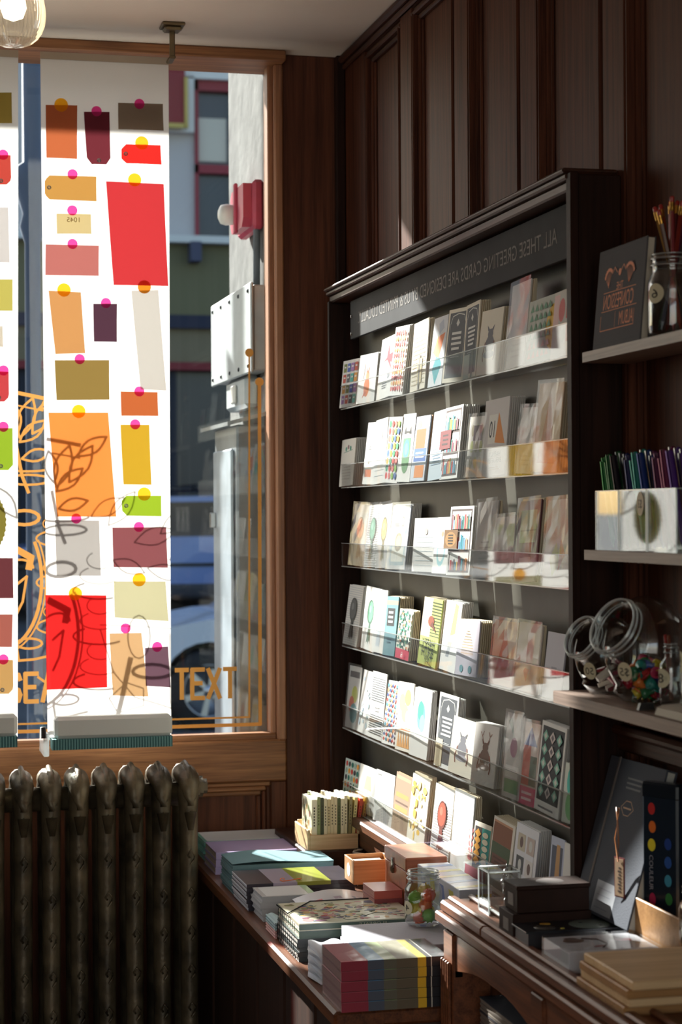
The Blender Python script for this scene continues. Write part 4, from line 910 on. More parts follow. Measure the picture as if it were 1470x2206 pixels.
for r, row in enumerate(CARDS):
    for (yc, w, h, nb, desc, kind, cello) in row:
        ops, base = design(kind)
        yaw = 0
        if w > .122: yaw = math.radians(min(9, (w / .108 - 1) * 17)); w = .110
        tilt = math.radians(R_.uniform(-2.2, 2.2)); lean = .10 + R_.uniform(-.02, .03)
        x = 1.0635 + (.5 * w * math.sin(yaw)) * .4
        m = MB(); m.box(-w / 2, w / 2, 0, .0012, 0, h, PAPER, base); m.box(-w / 2 + .001, w / 2, .0015, .0026, 0, h - .001, PAPER, tuple(int(v * .95) for v in base))
        deco(m, w, h, 0, ops, u0=-w / 2)
        o = m.build('greeting_card', None, (x, yc, ZB[r]), (-lean, tilt, -math.pi / 2 + yaw))
        tag(o, '%s, %s shelf of the rack' % (desc, SHN[r]), 'card')
        if cello:
            s = MB(); e = .0035; nx, nz = 4, 6; rr = random.Random(int(yc * 1000))
            g = [[(-w / 2 - e + (w + 2 * e) * i / nx, -.0022 - rr.random() * .0013, -.001 + (h + 2 * e) * j / nz) for i in range(nx + 1)] for j in range(nz + 1)]
            s.add([p for q in g for p in q], [(j * (nx + 1) + i, j * (nx + 1) + i + 1, (j + 1) * (nx + 1) + i + 1, (j + 1) * (nx + 1) + i) for j in range(nz) for i in range(nx)], FILM)
            s.build('clear_sleeve', o)
        hue = 2 if kind in ('flag', 'brownbars') else (1 if base[2] < 215 or r == 5 and kind != 'stamps' else 0)
        mx = int(max(0, (1.112 - x - .006 - lean * h)) / .0040)
        for i in range(min(nb, 8)):
            b, used = backing(w, h, hue)
            if used: c = b.copy(); COL.objects.link(c)
            else: c = b; bk_mesh[(round(w, 2), round(h, 2), hue)][1] = True
            step = min(.0046, max(.0029, (1.110 - x - .5 * h * lean) / max(1, nb)))
            c.location = (x + .0036 + step * i, yc + R_.uniform(-.002, .0), ZB[r]); c.scale = (w / round(w, 2) * 1.0, 1, h / round(h, 2))
            c.scale = (1, 1, 1); c.rotation_euler = (-max(0.01, lean * (1 - .5 * i / max(1, nb))), tilt * .5, -math.pi / 2 + yaw)
            tag(c, 'card edge behind the %s, %s shelf' % (desc, SHN[r]), 'card', 'cards stacked behind the %s on the %s shelf' % (desc, SHN[r]))

# ------------------------------------------------------------------ counter and desk
def bb(name, boxes, mat, label, cat, col=(255, 255, 255), bev=0):
    m = MB()
    for b in boxes: m.box(*b, mat, col, bev)
    o = m.build(name); tag(o, label, cat); return o
ct = empty('counter', (.93, 3.85, 0)); tag(ct, 'low dark wooden counter under the card rack, crowded with notebooks', 'counter')
m = MB(); m.T = Matrix.Translation((-.93, -3.85, 0)); m.box(.718, 1.106, 3.058, 4.635, .772, .80, WCOUNT, bev=.005); m.build('worktop', ct)
m = MB(); m.T = Matrix.Translation((-.93, -3.85, 0))
for i in range(12): m.box(.745 + .003 * (i % 2), .77, 3.06 + .132 * i, 3.06 + .132 * i + .129, .0, .772, WCAB, bev=.004)
m.build('board_front', ct)
m = MB(); m.T = Matrix.Translation((-.93, -3.85, 0)); m.box(.77, 1.10, 3.062, 3.08, 0, .772, WCAB); m.build('end_panel', ct)
bb('wooden_riser', [(.972, 1.055, 3.53, 3.865, .80, .862)], WRACK, 'low dark wooden riser under the hinged box on the counter', 'riser', bev=.003)
bb('wooden_riser', [(.925, 1.055, 4.205, 4.55, .80, .858)], WRACK, 'low dark wooden riser under the crate of paperbacks', 'riser', bev=.003)

# generic bound block: pages between covers. local frame: x right, y away, z up, origin at near-left bottom corner
rn = random.Random(5)
def book(name, x0, x1, y0, y1, z0, t, cover, pages, label, group=None, cat='notebook', ct_=.0012, rot=0, spine=None, soft=False, inset=.0015, coverm=None, lift=0, parts=True):
    cx, cy = (x0 + x1) / 2, (y0 + y1) / 2; hx, hy = (x1 - x0) / 2, (y1 - y0) / 2
    coverm = coverm or GLOSSP
    o = empty(name, (cx, cy, z0), (0, 0, rot)); tag(o, label, cat, group)
    m = MB()
    if lift:    # top cover bowing up at the far side
        n = 10
        for zz, zb2 in ((t, t - ct_),):
            vs = []
            for i in range(n + 1):
                u = i / n; dz = lift * (math.sin(u * 5.2) * .5 - .2 * (1 - u)) * 1.0
                vs += [(-hx + 2 * hx * u, -hy, t + dz * .6), (-hx + 2 * hx * u, hy, t + dz)]
            m.add(vs, [(2 * i, 2 * i + 2, 2 * i + 3, 2 * i + 1) for i in range(n)], coverm, cover, True)
        m.box(-hx, hx, -hy, hy, 0, t - lift * .4, coverm, cover)
    else:
        m.box(-hx, hx, -hy, hy, t - ct_, t, coverm, cover); m.box(-hx, hx, -hy, hy, 0, ct_, coverm, cover)
        m.box(-hx, hx, -hy, -hy + ct_, ct_ * .9, t - ct_ * .9, coverm, spine or cover)
    c = m.build('cover', o)
    if not lift:
        m = MB(); n = max(1, min(5, int(t / .0035))); 
        for i in range(n): m.box(-hx + inset * (.6 + .8 * (i % 2)), hx - inset, -hy + ct_, hy - inset, ct_ + (t - 2 * ct_) * i / n, ct_ + (t - 2 * ct_) * (i + .9) / n, PAPER, pages)
        m.build('page_block', o)
    return o, c
def jit(a): return rn.uniform(-a, a)
# 1 teal edged white pads at the far end
n_ = 8
for i in range(n_):
    last = i == n_ - 1
    book('notebook', .744 + jit(.003), .986, 4.478 + jit(.002), 4.620, .80 + .0055 * i, .0054, (120, 190, 176), (170, 214, 204), 'pale mint notebook lying topmost at the far end of the counter' if last else 'mint edged notebook in the farthest stack on the counter', None if last else 'mint notebooks below the top one')
bb('paper_sheet', [(.752, .980, 4.486, 4.615, .8441, .8450)], PAPER, 'white paper sheet on the farthest stack of notebooks', 'paper', (226, 226, 232))
# 2 lilac books
LO = ['lowest', 'second lowest', 'middle', 'second from top', 'topmost']
for i in range(3):
    book('notebook', .742 + jit(.003), .985, 4.300, 4.452, .80 + .0165 * i, .016, (176, 158, 196), (206, 190, 178), 'lilac covered book between mint and teal stacks, %s of three' % ['lowest', 'middle', 'topmost'][i], 'three lilac books', coverm=CLOTHP)
# 3 tall grey teal stack
for i in range(13):
    last = i == 12
    o, c = book('notebook', .735 + jit(.002), .955 + jit(.002), 4.066, 4.205 + jit(.002), .80 + .005 * i, .0049, (112, 146, 154), (150, 176, 178), 'grey teal soft notebook with a bowed cover, top of the tallest stack' if last else 'grey teal soft notebook in the tallest stack', None if last else 'grey teal notebooks under the bowed one', coverm=CLOTHP, lift=.010 if last else 0)
# 4 white exercise books with dark covers
for i in range(7):
    x0, x1 = .733 + jit(.002), .960 + jit(.003); y0, y1 = 3.885, 4.045; z = .80 + .0078 * i
    o, c = book('notebook', x0, x1, y0, y1, z, .0075, (50, 44, 56), (226, 228, 236), 'dark covered stitched notebook in the banded stack' + (', topmost' if i == 6 else ''), None if i == 6 else 'dark stitched notebooks under the top one', inset=-.001)
    if i == 6:
        q = MB(); q.box(-.01, .06, -.0805, .0802, -.0002, .0078, GLOSSP, (150, 158, 60)); q.box(-.06, -.01, -.0803, .0801, .0001, .0077, GLOSSP, (170, 160, 180)); q.build('paper_band', o)
m = MB(); m.tube([(.80 + .012 * math.cos(t * .7) + .004 * t, 3.90 + .010 * math.sin(t * .7), .8575 + .002 * math.sin(t)) for t in range(14)], .0010, PLASTIC, (230, 120, 60), n=6)
tag(m.build('cord'), 'loop of orange cord on the dark stitched notebooks', 'cord')
# 5 small white notebooks
for i in range(4):
    last = i == 3; dx = (.006, .003, .0, .004)[i]
    o, c = book('notebook', .738 + dx, .852 + jit(.002), 3.775, 3.878, .80 + .0124 * i, .0122, (196, 198, 200), (214, 214, 216), 'small white notebook with pale green cover, topmost of four' if last else 'small white notebook, %s of four' % ['lowest', 'second lowest', 'third lowest'][i], 'four small white notebooks')
    if last: q = MB(); q.box(-.045, .040, -.045, .045, .0122, .0124, GLOSSP, (232, 236, 240)); q.box(.042, .055, -.05, .05, .0122, .01235, GLOSSP, (170, 206, 170)); q.build('cover_print', o)
# 6 folded pamphlets
for i in range(6):
    m = MB(); p = []
    col = (226, 180, 176) if i < 3 else (176, 200, 204); zb2 = .0 
    for s in range(9): u = s / 8; p.append((.036 * u, .004 * math.sin(u * 6) + .0018))
    for s in range(8): m.add([(p[s][0], 0, p[s][1]), (p[s + 1][0], 0, p[s + 1][1]), (p[s + 1][0], .09, p[s + 1][1]), (p[s][0], .09, p[s][1])], [(0, 1, 2, 3)], PAPER, col, True)
    m.tube([(0, 0, .0018), (0, .09, .0018)], .0022, PAPER, col, n=6)
    col = [(176, 200, 204), (200, 190, 196), (226, 170, 166)][i // 2]
    o = m.build('pamphlet', None, (.737, 3.618, .800 + .0052 * i)); tag(o, 'folded %s pamphlet tucked beside the floral books' % ['grey blue', 'grey', 'pink'][i // 2], 'pamphlet', 'folded %s pamphlets' % ['grey blue', 'grey', 'pink'][i // 2])
# 7 bowed magazine on a white pad
bb('paper_pad', [(.795, .955, 3.655, 3.765, .80, .838)], PAPER, 'thick white paper pad under the bowed magazine', 'paper pad', (216, 214, 216), .001)
m = MB(); vs = []
for i in range(13):
    u = i / 12; z = .842 + .016 * math.sin(u * 2.9)
    vs += [(.80 + .15 * u, 3.66, z), (.80 + .15 * u, 3.765, z + .002)]
m.add(vs, [(2 * i, 2 * i + 2, 2 * i + 3, 2 * i + 1) for i in range(12)], GLOSSP, (224, 222, 228), True)
for j, (a, b) in enumerate(((.2, .3), (.45, .55), (.7, .85))):
    m.add([(.80 + .15 * a, 3.68 + .0, .8425 + .016 * math.sin(a * 2.9)), (.80 + .15 * b, 3.68, .8425 + .016 * math.sin(b * 2.9)), (.80 + .15 * b, 3.70, .843 + .016 * math.sin(b * 2.9)), (.80 + .15 * a, 3.70, .843 + .016 * math.sin(a * 2.9))], [(0, 1, 2, 3)], GLOSSP, [(230, 120, 130), (190, 170, 190), (150, 170, 190)][j])
tag(m.build('magazine'), 'bowed white magazine behind the floral book stack', 'magazine')
# 8 floral books: two with green spines above five wire bound ones
fl = random.Random(3)
for i in range(5):
    book('notebook', .738 + jit(.003), .958, 3.418 + jit(.003), 3.598, .80 + .0084 * i, .0082, (60, 66, 66), (186, 176, 168), 'dark wire bound book below the floral books', 'wire bound books under the floral ones')
for i in range(2):
    z = .842 + .014 * i
    o, c = book('floral_book', .738, .960, 3.414, 3.602, z, .0138, (226, 222, 196) if i else (90, 112, 100), (206, 196, 176), 'floral covered book with green spine, %s' % ('topmost with the flowers showing' if i else 'directly under the topmost'), 'floral books with green spines', cat='book', spine=(96, 118, 104), ct_=.0022)
    q = MB(); vs, fs, W = text_polys('FLOREALE'); q.add([(.052 - v[0] / W * .052, -.0943, .0045 + v[1] * .0055) for v in vs], fs, PAPER, (206, 206, 180)); q.build('spine_lettering', c)
    if i:
        q = MB(); cs = [(196, 96, 90), (214, 150, 150), (110, 120, 150), (150, 150, 90), (90, 110, 100), (226, 190, 120), (150, 110, 130)]
        for _ in range(150):
            cx, cy, rr, a = fl.uniform(-.095, .095), fl.uniform(-.08, .08), fl.uniform(.003, .011), fl.uniform(0, 3.1); col = fl.choice(cs); e = fl.uniform(.3, 1)
            q.add([(cx + rr * math.cos(t) * math.cos(a) - rr * e * math.sin(t) * math.sin(a), cy + rr * math.cos(t) * math.sin(a) + rr * e * math.sin(t) * math.cos(a), .01382 + .000004 * _) for t in [6.2832 * k / 10 for k in range(10)]], [list(range(10))], GLOSSP, col)
        for _ in range(14):
            x, y = fl.uniform(-.09, .09), fl.uniform(-.07, .07); pts = []
            for s in range(7): pts.append((x, y, .0141)); x += fl.uniform(-.008, .012); y += fl.uniform(-.010, .010)
            q.tube(pts, .0006, GLOSSP, (110, 120, 96), n=4)
        q.build('flower_print', o)
m = MB()
for i in range(9): m.tube([(.7365, 3.585 - .018 * i, .802), (.733, 3.585 - .018 * i, .82), (.7355, 3.585 - .018 * i, .866)], .0007, BLACK, n=5)
m.tube([(.735, 3.60, .868), (.735, 3.50, .8715), (.80, 3.602, .8712), (.958, 3.602, .871)], .0012, BLACK, n=6)
tag(m.build('elastic_cord'), 'black elastic cord around the floral book stack', 'cord')
# 9 lined paper pads, jar on them
for i in range(4):
    m = MB(); m.box(-.0875, .0875, -.095, .095, 0, .0186, PAPER, (214, 212, 222), .0008)
    if i == 3:
        for k in range(26): m.box(-.085, .085, -.09 + .007 * k, -.0893 + .007 * k, .0186, .01868, PAPER, (184, 184, 200))
    tag(m.build('paper_pad', None, (.888 + jit(.002), 3.262, .80 + .0188 * i)), 'pale lilac ruled pad, %s of the four between floral and rainbow books' % ['lowest', 'second', 'third', 'topmost'][i], 'paper pad', 'pale lilac ruled pads')
# 10 scalloped napkin-like white packets
for i in range(7):
    m = MB(); n = 14; vs = []
    for s in range(n + 1):
        u = s / n; vs += [(-.03 + .06 * u, -.05 + .004 * math.sin(u * 12), .002 * math.sin(u * 9)), (-.03 + .06 * u, .05, .004 + .003 * math.sin(u * 9 + 1))]
        vs += [(-.03 + .06 * u, -.05, -.0035), (-.03 + .06 * u, .05, -.0035)]
    fs = []
    for s in range(n): a = 4 * s; fs += [(a, a + 4, a + 5, a + 1), (a + 2, a + 3, a + 7, a + 6), (a, a + 2, a + 6, a + 4)]
    fs += [(0, 1, 3, 2), (4 * n, 4 * n + 2, 4 * n + 3, 4 * n + 1)]
    m.add(vs, fs, PAPER, (232, 234, 240), True)
    m.add([(-.03, -.05, -.003), (-.03, .05, -.003), (-.042, .0, .0005)], [(0, 1, 2)], PAPER, (232, 234, 240))
    o = m.build('paper_packet', None, (.768 + .003 * (i % 2), 3.292, .8040 + .0076 * i)); tag(o, 'white pointed paper packet stacked beside the rainbow notebooks' + (', topmost' if i == 6 else ''), 'packet', None if i == 6 else 'white pointed packets below the top one')
# 11 rainbow notebooks in film
RB = [(150, 56, 74, .0, .25), (84, 94, 110, .25, .40), (104, 104, 92, .40, .52), (104, 96, 80, .52, .72), (224, 180, 50, .72, .80), (42, 43, 48, .80, 1.0)]  # stripe tones for the sides, darkened to paint in the shade there
RT = [(222, 120, 134, .0, .25), (120, 176, 222, .25, .40), (196, 216, 160, .40, .52), (160, 156, 132, .52, .72), (236, 206, 80, .72, .80), (52, 54, 60, .80, 1.0)]  # same stripes painted lighter for the tops, as their lit side
for i in range(5):
    z = .80 + .0166 * i; x0, x1, y0, y1 = .735, .905, 3.055, 3.185
    if i == 4: pass
    o = empty('notebook', (.818 + jit(.001), 3.120 + jit(.001), z)); w, d = .178, .134
    tag(o, 'shrink wrapped rainbow striped notebook, %s of five' % ['lowest', 'second', 'third', 'fourth', 'topmost'][i], 'notebook', 'five rainbow striped notebooks')
    m = MB()
    for (r_, g_, b_, a, b) in RB: m.box(-w / 2 + w * a, -w / 2 + w * b, -d / 2, d / 2, 0, .0150, GLOSSP, (r_, g_, b_))
    for (r_, g_, b_, a, b) in RT: m.box(-w / 2 + w * a, -w / 2 + w * b, -d / 2 + .0005, d / 2, .0150, .0154, GLOSSP, (r_, g_, b_))
    m.build('cover', o)
    m = MB(); m.box(-w / 2 - .0004, -w / 2, -d / 2 + .002, d / 2 - .002, .002, .0136, PAPER, (200, 150, 150)); m.build('page_edge', o)
    m = MB(); m.box(w * .345, w * .352, -d / 2 - .001, d / 2, .0, .0162, PAPER, (226, 222, 210)); m.build('cord', o)
    m = MB(); nx, ny = 9, 7
    rr = random.Random(i + 20)
    m.add([(-w / 2 - .001 + (w + .002) * a / nx, -d / 2 - .001 + (d + .002) * b / ny, .0160 + rr.random() * .0008) for b in range(ny + 1) for a in range(nx + 1)], [(b * (nx + 1) + a, b * (nx + 1) + a + 1, (b + 1) * (nx + 1) + a + 1, (b + 1) * (nx + 1) + a) for b in range(ny) for a in range(nx)], FILM)
    m.box(-w / 2 - .0015, -w / 2 - .0010, -d / 2, d / 2, 0, .016, FILM); m.build('clear_film', o)
# 12 crate of paperbacks
cr = empty('wooden_crate', (.995, 4.285, .858)); tag(cr, 'small pale wooden crate of paperbacks at the far end of the counter', 'crate')
for nm, b in (('front_board', (-.057, .057, -.068, -.062, 0, .034)), ('back_board', (-.057, .057, .062, .068, 0, .05)), ('side_board', (-.063, -.057, -.068, .068, 0, .046)), ('side_board', (.051, .057, -.068, .068, 0, .046)), ('base', (-.057, .057, -.062, .062, 0, .004))):
    m = MB(); m.box(*b, WPALE, bev=.0012); m.build(nm, cr)
SP = [(232, 226, 196), (150, 160, 110), (60, 80, 60), (226, 214, 178), (214, 196, 150), (222, 206, 164), (226, 210, 170), (80, 96, 60), (236, 226, 190), (230, 220, 180), (150, 140, 96), (226, 206, 140), (200, 70, 50), (230, 200, 60)]
SPN = ['cream', 'sage', 'dark green', 'ivory', 'tan', 'buff', 'pale buff', 'moss green', 'pale cream', 'straw', 'olive', 'light gold', 'red', 'yellow']
x = -.052
for i, c in enumerate(SP):
    t = .0072 if i else .012; hh = .107 + .006 * ((i * 7) % 4) / 3
    m = MB(); m.box(0, t, 0, .10, 0, hh, GLOSSP, c); 
    b = m.build('paperback', None, (.995 + x, 4.226, .862), (0, math.radians(.5 + max(0, (i - 9)) * 2.4), 0)); tag(b, '%s spined paperback standing in the pale crate' % SPN[i], 'book', 'paperbacks in the pale crate')
    m = MB(); m.box(.0006, t - .0006, .002, .0992, hh, hh + .0008, PAPER, (244, 240, 226)); m.build('page_block', b)
    m = MB()
    for k in range(7): m.box(t * .35, t * .62, -.0002, 0, hh * (.45 + .06 * k), hh * (.485 + .06 * k), PAPER, (70, 60, 50))
    m.build('spine_lettering', b)
    if i == 0:
        q = MB(); rr = random.Random(2)
        for _ in range(26): cy, cz = rr.uniform(.01, .09), rr.uniform(.01, .095); q.add([(-.0003, cy + rr.uniform(.002, .008) * math.cos(k), cz + .008 * math.sin(k)) for k in range(6)], [list(range(6))], GLOSSP, rr.choice([(120, 140, 90), (190, 150, 90), (160, 110, 100), (90, 110, 80)]))
        q.build('cover_print', b)
    x += t + .0005
m = MB(); rr = random.Random(9)
m.tube([(1.04 + .012 * math.cos(t * 1.3), 4.19 + .01 * math.sin(t * .9), .845 + .0015 * t) for t in range(12)], .002, PAPER, (222, 214, 200), n=6)
tag(m.build('string'), 'curl of pale string beside the paperback crate', 'string')
# 13 open wooden box
ob = empty('open_box', (.972, 3.835, .862)); ob.location = (.972, 3.826, .862); tag(ob, 'small open light brown wooden box with a round white sticker', 'box')
W2 = wood('light_brown_wood', (176, 118, 70), (210, 156, 104), 'x', .45, bump=.1)
for nm, b in (('side_board', (-.042, -.038, -.038, .038, 0, .048)), ('side_board', (.038, .042, -.038, .038, 0, .048)), ('front_board', (-.042, .042, -.042, -.038, 0, .048)), ('back_board', (-.042, .042, .034, .038, 0, .048)), ('base', (-.038, .038, -.038, .034, 0, .004))):
    m = MB(); m.box(*b, W2, bev=.0008); m.build(nm, ob)
m = MB(); m.add([(-.0425, -.0 + .014 * math.cos(.393 * k), .024 + .014 * math.sin(.393 * k)) for k in range(16)], [list(range(16))], PAPER, (236, 236, 232)); m.build('sticker', ob)
for k in range(3):
    m = MB(); m.box(-.03, .03, -.028, .026, .005 + .012 * k, .016 + .012 * k, PAPER, (236, 232, 222), .002); tag(m.build('paper_block', None, (.972, 3.826, .862)), 'white paper block inside the small open wooden box', 'paper', 'white paper blocks in the open box')
# 14 red notebooks
for i in range(5):
    m = None
for i in range(6):
    book('notebook', .915 + jit(.0015), .968 + jit(.001), 3.555, 3.645, .80 + .0155 * i, .0152, (196, 92, 80) if i == 5 else (150, 70, 74), (206, 150, 140), 'small brick red notebook, %s of six beside the hinged box' % ['lowest', 'second', 'third', 'fourth', 'fifth', 'topmost'][i], 'six small red notebooks', inset=.0006)
# 15 hinged box
hx_ = empty('hinged_box', (1.010, 3.612, .862)); tag(hx_, 'reddish brown hinged wooden box with a metal clasp', 'box')
m = MB(); m.box(-.040, .040, -.078, .078, 0, .068, WBOX, bev=.0015); m.build('body', hx_)
m = MB(); m.box(-.041, .041, -.079, .079, .069, .094, WBOX, bev=.002); m.build('lid', hx_)
m = MB(); m.box(-.0435, -.0405, .008, .020, .060, .080, STEEL, bev=.001); m.tube([(-.044, .014 + .005 * math.cos(t), .058 + .006 * math.sin(t)) for t in [6.2832 * k / 10 for k in range(10)]], .0012, BRONZE, n=6, closed=True); m.box(-.0435, -.0405, .009, .019, .050, .060, BRONZE, bev=.001)
m.build('clasp', hx_)
# 16 three blue and yellow boxes
for i in range(3):
    b = empty('gift_box', (1.014, 3.372, .80 + .0502 * i)); tag(b, 'pale box printed with blue and yellow, %s of three beside the mason jar' % ['lowest', 'middle', 'topmost'][i], 'box', 'three blue and yellow boxes')
    m = MB(); m.box(-.03, .03, -.133, .133, 0, .0495, GLOSSP, (206, 212, 226), .001); m.build('body', b)
    m = MB(); rr = random.Random(i)
    for k in range(5): y = -.12 + .052 * k; m.add([(-.03, y, .0497), (.03, y + .01, .0497), (.03, y + .028, .0497), (-.03, y + .016, .0497)], [(0, 1, 2, 3)], GLOSSP, [(226, 220, 110), (110, 150, 210), (236, 232, 160)][k % 3])
    for k in range(4): y = -.11 + .06 * k; m.add([(-.0302, y, .01), (-.0302, y + .03, .01), (-.0302, y + .04, .04), (-.0302, y + .012, .04)], [(0, 1, 2, 3)], GLOSSP, [(214, 206, 90), (96, 130, 196)][k % 2])
    m.box(.0, .029, -.1333, -.133, .01, .04, GLOSSP, (206, 190, 60)); m.build('printed_pattern', b)

# jars
def jar(name, loc, R, H, label, neck=.82, sticker=None, contents=None):
    o = empty(name, loc); tag(o, label, 'jar')
    p = [(0, .003), (R * .80, .002), (R * .97, .008), (R, .02), (R, H * .62), (R * .96, H * .70), (R * neck, H * .78), (R * neck, H * .86), (R * (neck + .05), H * .87), (R * neck, H * .885), (R * neck, H * .94), (R * (neck + .05), H * .95), (R * neck, H * .965), (R * neck, H), (R * (neck - .06), H), (R * (neck - .07), H * .80), (R * .92, H * .68), (R * .945, H * .6), (R * .94, .012), (0, .009)]
    m = MB(); m.lathe(p, JARG, n=40); m.build('glass', o)
    m = MB()
    for zz, e in ((H, .0), (H * .95, .05), (H * .87, .05)): m.tube([(R * (neck + e) * math.cos(6.2832 * k / 32), R * (neck + e) * math.sin(6.2832 * k / 32), zz) for k in range(32)], .0011, ACRYE, n=6, closed=True)
    m.build('rim', o)
    if sticker:
        ang, sr, txt, zc = sticker
        m = MB(); n = 24; rr = R + .0012; 
        def P3(du, dz): a = ang + du / R; return (rr * math.cos(a), rr * math.sin(a), zc + dz)
        m.add([P3(0, 0)] + [P3(sr * math.cos(6.2832 * k / n), sr * math.sin(6.2832 * k / n)) for k in range(n)], [(0, k + 1, (k + 1) % n + 1) for k in range(n)], PAPER, (206, 196, 166))
        vs, fs, W = text_polys(txt); rr = R + .0016
        m.add([P3(-(v[0] / W - .5) * sr * (.55 + .3 * len(txt)), (v[1] - .5) * sr * .9) for v in vs], fs, PAPER, (60, 54, 50)); m.build('price_sticker', o)
    return o
jr = jar('mason_jar', (.942, 3.318, .8755), .0335, .096, 'open mason jar of bright little toys on the ruled pads', sticker=(math.radians(200), .012, '4', .035))
tc = [(240, 110, 70), (150, 214, 110), (240, 216, 90), (236, 214, 80), (240, 120, 60), (226, 206, 70), (150, 200, 90), (236, 96, 60), (226, 190, 60), (60, 150, 160), (230, 120, 70), (200, 60, 60)]
tn = ['bright orange', 'pale green', 'lemon yellow', 'yellow', 'orange', 'golden yellow', 'light green', 'coral', 'mustard', 'teal', 'amber', 'red']
rr = random.Random(8)
for i, c in enumerate(tc[:9]):
    a = i * 2.1 + 3; q = .016 if i % 4 else .006; z = .890 + .0058 * i
    m = MB(); k = .0118
    m.lathe([(0, -k), (k * .6, -k * .8), (k, -k * .2), (k, k * .3), (k * .7, k * .85), (0, k)], PLASTIC, c, n=14)
    for s in range(10):
        b = s * .628; m.tube([(k * .9 * math.cos(b), k * .9 * math.sin(b), -k * .2), (k * 1.12 * math.cos(b + .2), k * 1.12 * math.sin(b + .2), k * .4)], [.0014, .0008], PLASTIC, c, n=5)
    o = m.build('rubber_toy', None, (.942 + q * math.cos(a), 3.318 + q * math.sin(a), z), (a, a * .7, 0)); tag(o, '%s rubber toy inside the mason jar' % tn[i], 'toy', 'toys in the mason jar')

# ------------------------------------------------------------------ desk at the near right
dk = empty('desk', (1.0, 2.5, 0)); tag(dk, 'reddish brown wooden desk with fluted posts and moulded top edge', 'desk')
def db(name, boxes, mat, bev=0, par=None):
    m = MB(); m.T = Matrix.Translation((-1.0, -2.5, 0))
    for b in boxes: m.box(*b, mat, bev=bev)
    return m.build(name, par or dk)
db('desk_top', [(.893, 1.044, 2.83, 3.048, .957, .975), (.893, 1.106, 1.9, 2.83, .957, .975)], WDESK, .004)
db('top_moulding', [(.886, .90, 1.9, 3.055, .940, .957), (.898, .93, 1.9, 3.05, .930, .9405), (.905, .92, 1.9, 3.045, .975, .981), (.938, .948, 1.9, 3.04, .975, .983)], WDESK, .003)
db('post', [(.895, .96, 2.985, 3.035, 0, .930)] + [(.889, .895, 2.990 + .012 * k, 2.998 + .012 * k, .30, .885) for k in range(4)], WDESK, .002)
db('post', [(.895, .96, 2.555, 2.605, 0, .930)] + [(.889, .895, 2.560 + .012 * k, 2.568 + .012 * k, .30, .885) for k in range(4)], WDESK, .002)
m = MB(); m.T = Matrix.Translation((-1.0, -2.5, 0))
arch = [(2.985, .930), (2.985, .862)] + [(2.985 - .38 * t / 12, .872 + .030 * math.sin(math.pi * t / 12) - .01 * (1 - abs(t - 6) / 6)) for t in range(13)] + [(2.605, .862), (2.605, .930)]
m.prism(arch, .900, .912, WDESK, ax='x'); m.prism([(2.555, .93), (2.555, .87), (1.95, .87), (1.95, .93)], .900, .912, WDESK, ax='x'); m.build('apron', dk)
db('shelf', [(.905, 1.10, 1.9, 3.03, .60, .62)], WDESK, .002); db('back_panel', [(1.085, 1.10, 1.9, 3.04, 0, .90)], WCAB)
for i in range(10):
    book('book', .925, 1.08, 2.68, 2.94, .622 + .022 * i, .021, (52, 54, 62) if i % 2 else (70, 60, 60), (120, 110, 100), 'dark book lying in the stack under the desk top', 'dark books on the desk shelf', cat='book', coverm=CLOTHP)
# items on the desk
vz = empty('glass_vase', (.955, 2.925, .975)); tag(vz, 'small square clear glass vase with a chain inside', 'vase')
m = MB(); a_ = .026
for b in ((-a_, a_, -a_, -a_ + .003, 0, .068), (-a_, a_, a_ - .003, a_, 0, .068), (-a_, -a_ + .003, -a_ + .003, a_ - .003, 0, .068), (a_ - .003, a_, -a_ + .003, a_ - .003, 0, .068), (-a_, a_, -a_, a_, 0, .006)): m.box(*b, JARG)
m.build('glass', vz)
m = MB()
for (p, q) in (((-a_, -a_), (a_, -a_)), ((a_, -a_), (a_, a_)), ((a_, a_), (-a_, a_)), ((-a_, a_), (-a_, -a_))): m.tube([(p[0], p[1], .068), (q[0], q[1], .068)], .0014, ACRYE, n=6)
for p in ((-a_, -a_), (a_, -a_), (-a_, a_)): m.tube([(p[0], p[1], .002), (p[0], p[1], .068)], .0012, ACRYE, n=6)
m.build('rim', vz)
m = MB()
for k in range(9):
    c = Vector((.962 + .003 * math.sin(k), 2.920 + .002 * math.cos(k * 2), .985 + .0075 * k)); n = 10
    u = Vector((1, 0, 0)) if k % 2 else Vector((0, 1, 0))
    m.tube([c + u * .0035 * math.cos(t) + Vector((0, 0, 1)) * .006 * math.sin(t) for t in [6.2832 * j / n for j in range(n)]], .0011, STEEL, n=6, closed=True)
tag(m.build('chain'), 'short steel chain hanging inside the square glass vase', 'chain')
bz = empty('dark_box', (.974, 2.757, 1.0135)); tag(bz, 'dark brown lidded box, upper of the two on the desk', 'box')
m = MB(); m.box(-.056, .056, -.030, .030, 0, .034, DARKBOX, bev=.001); m.build('body', bz); m = MB(); m.box(-.0575, .0575, -.0315, .0315, .034, .040, DARKBOX, bev=.001); m.build('lid', bz)
m = MB(); m.box(-.0570, -.0560, -.012, .012, .008, .026, PAPER, (120, 112, 108)); m.build('end_label', bz)
m = MB(); m.lathe([(0, .0405), (.02, .0405), (.021, .0400)], PAPER, (86, 78, 76), c=(.005, 0, 0)); m.build('lid_emblem', bz)
bz = empty('dark_box', (.972, 2.757, .975)); tag(bz, 'dark brown flat box, lower of the two on the desk', 'box')
m = MB(); m.box(-.062, .060, -.033, .033, 0, .038, DARKBOX, bev=.001); m.build('body', bz); m = MB(); m.box(-.0626, -.062, -.012, .012, .010, .028, PAPER, (120, 112, 108)); m.build('end_label', bz)
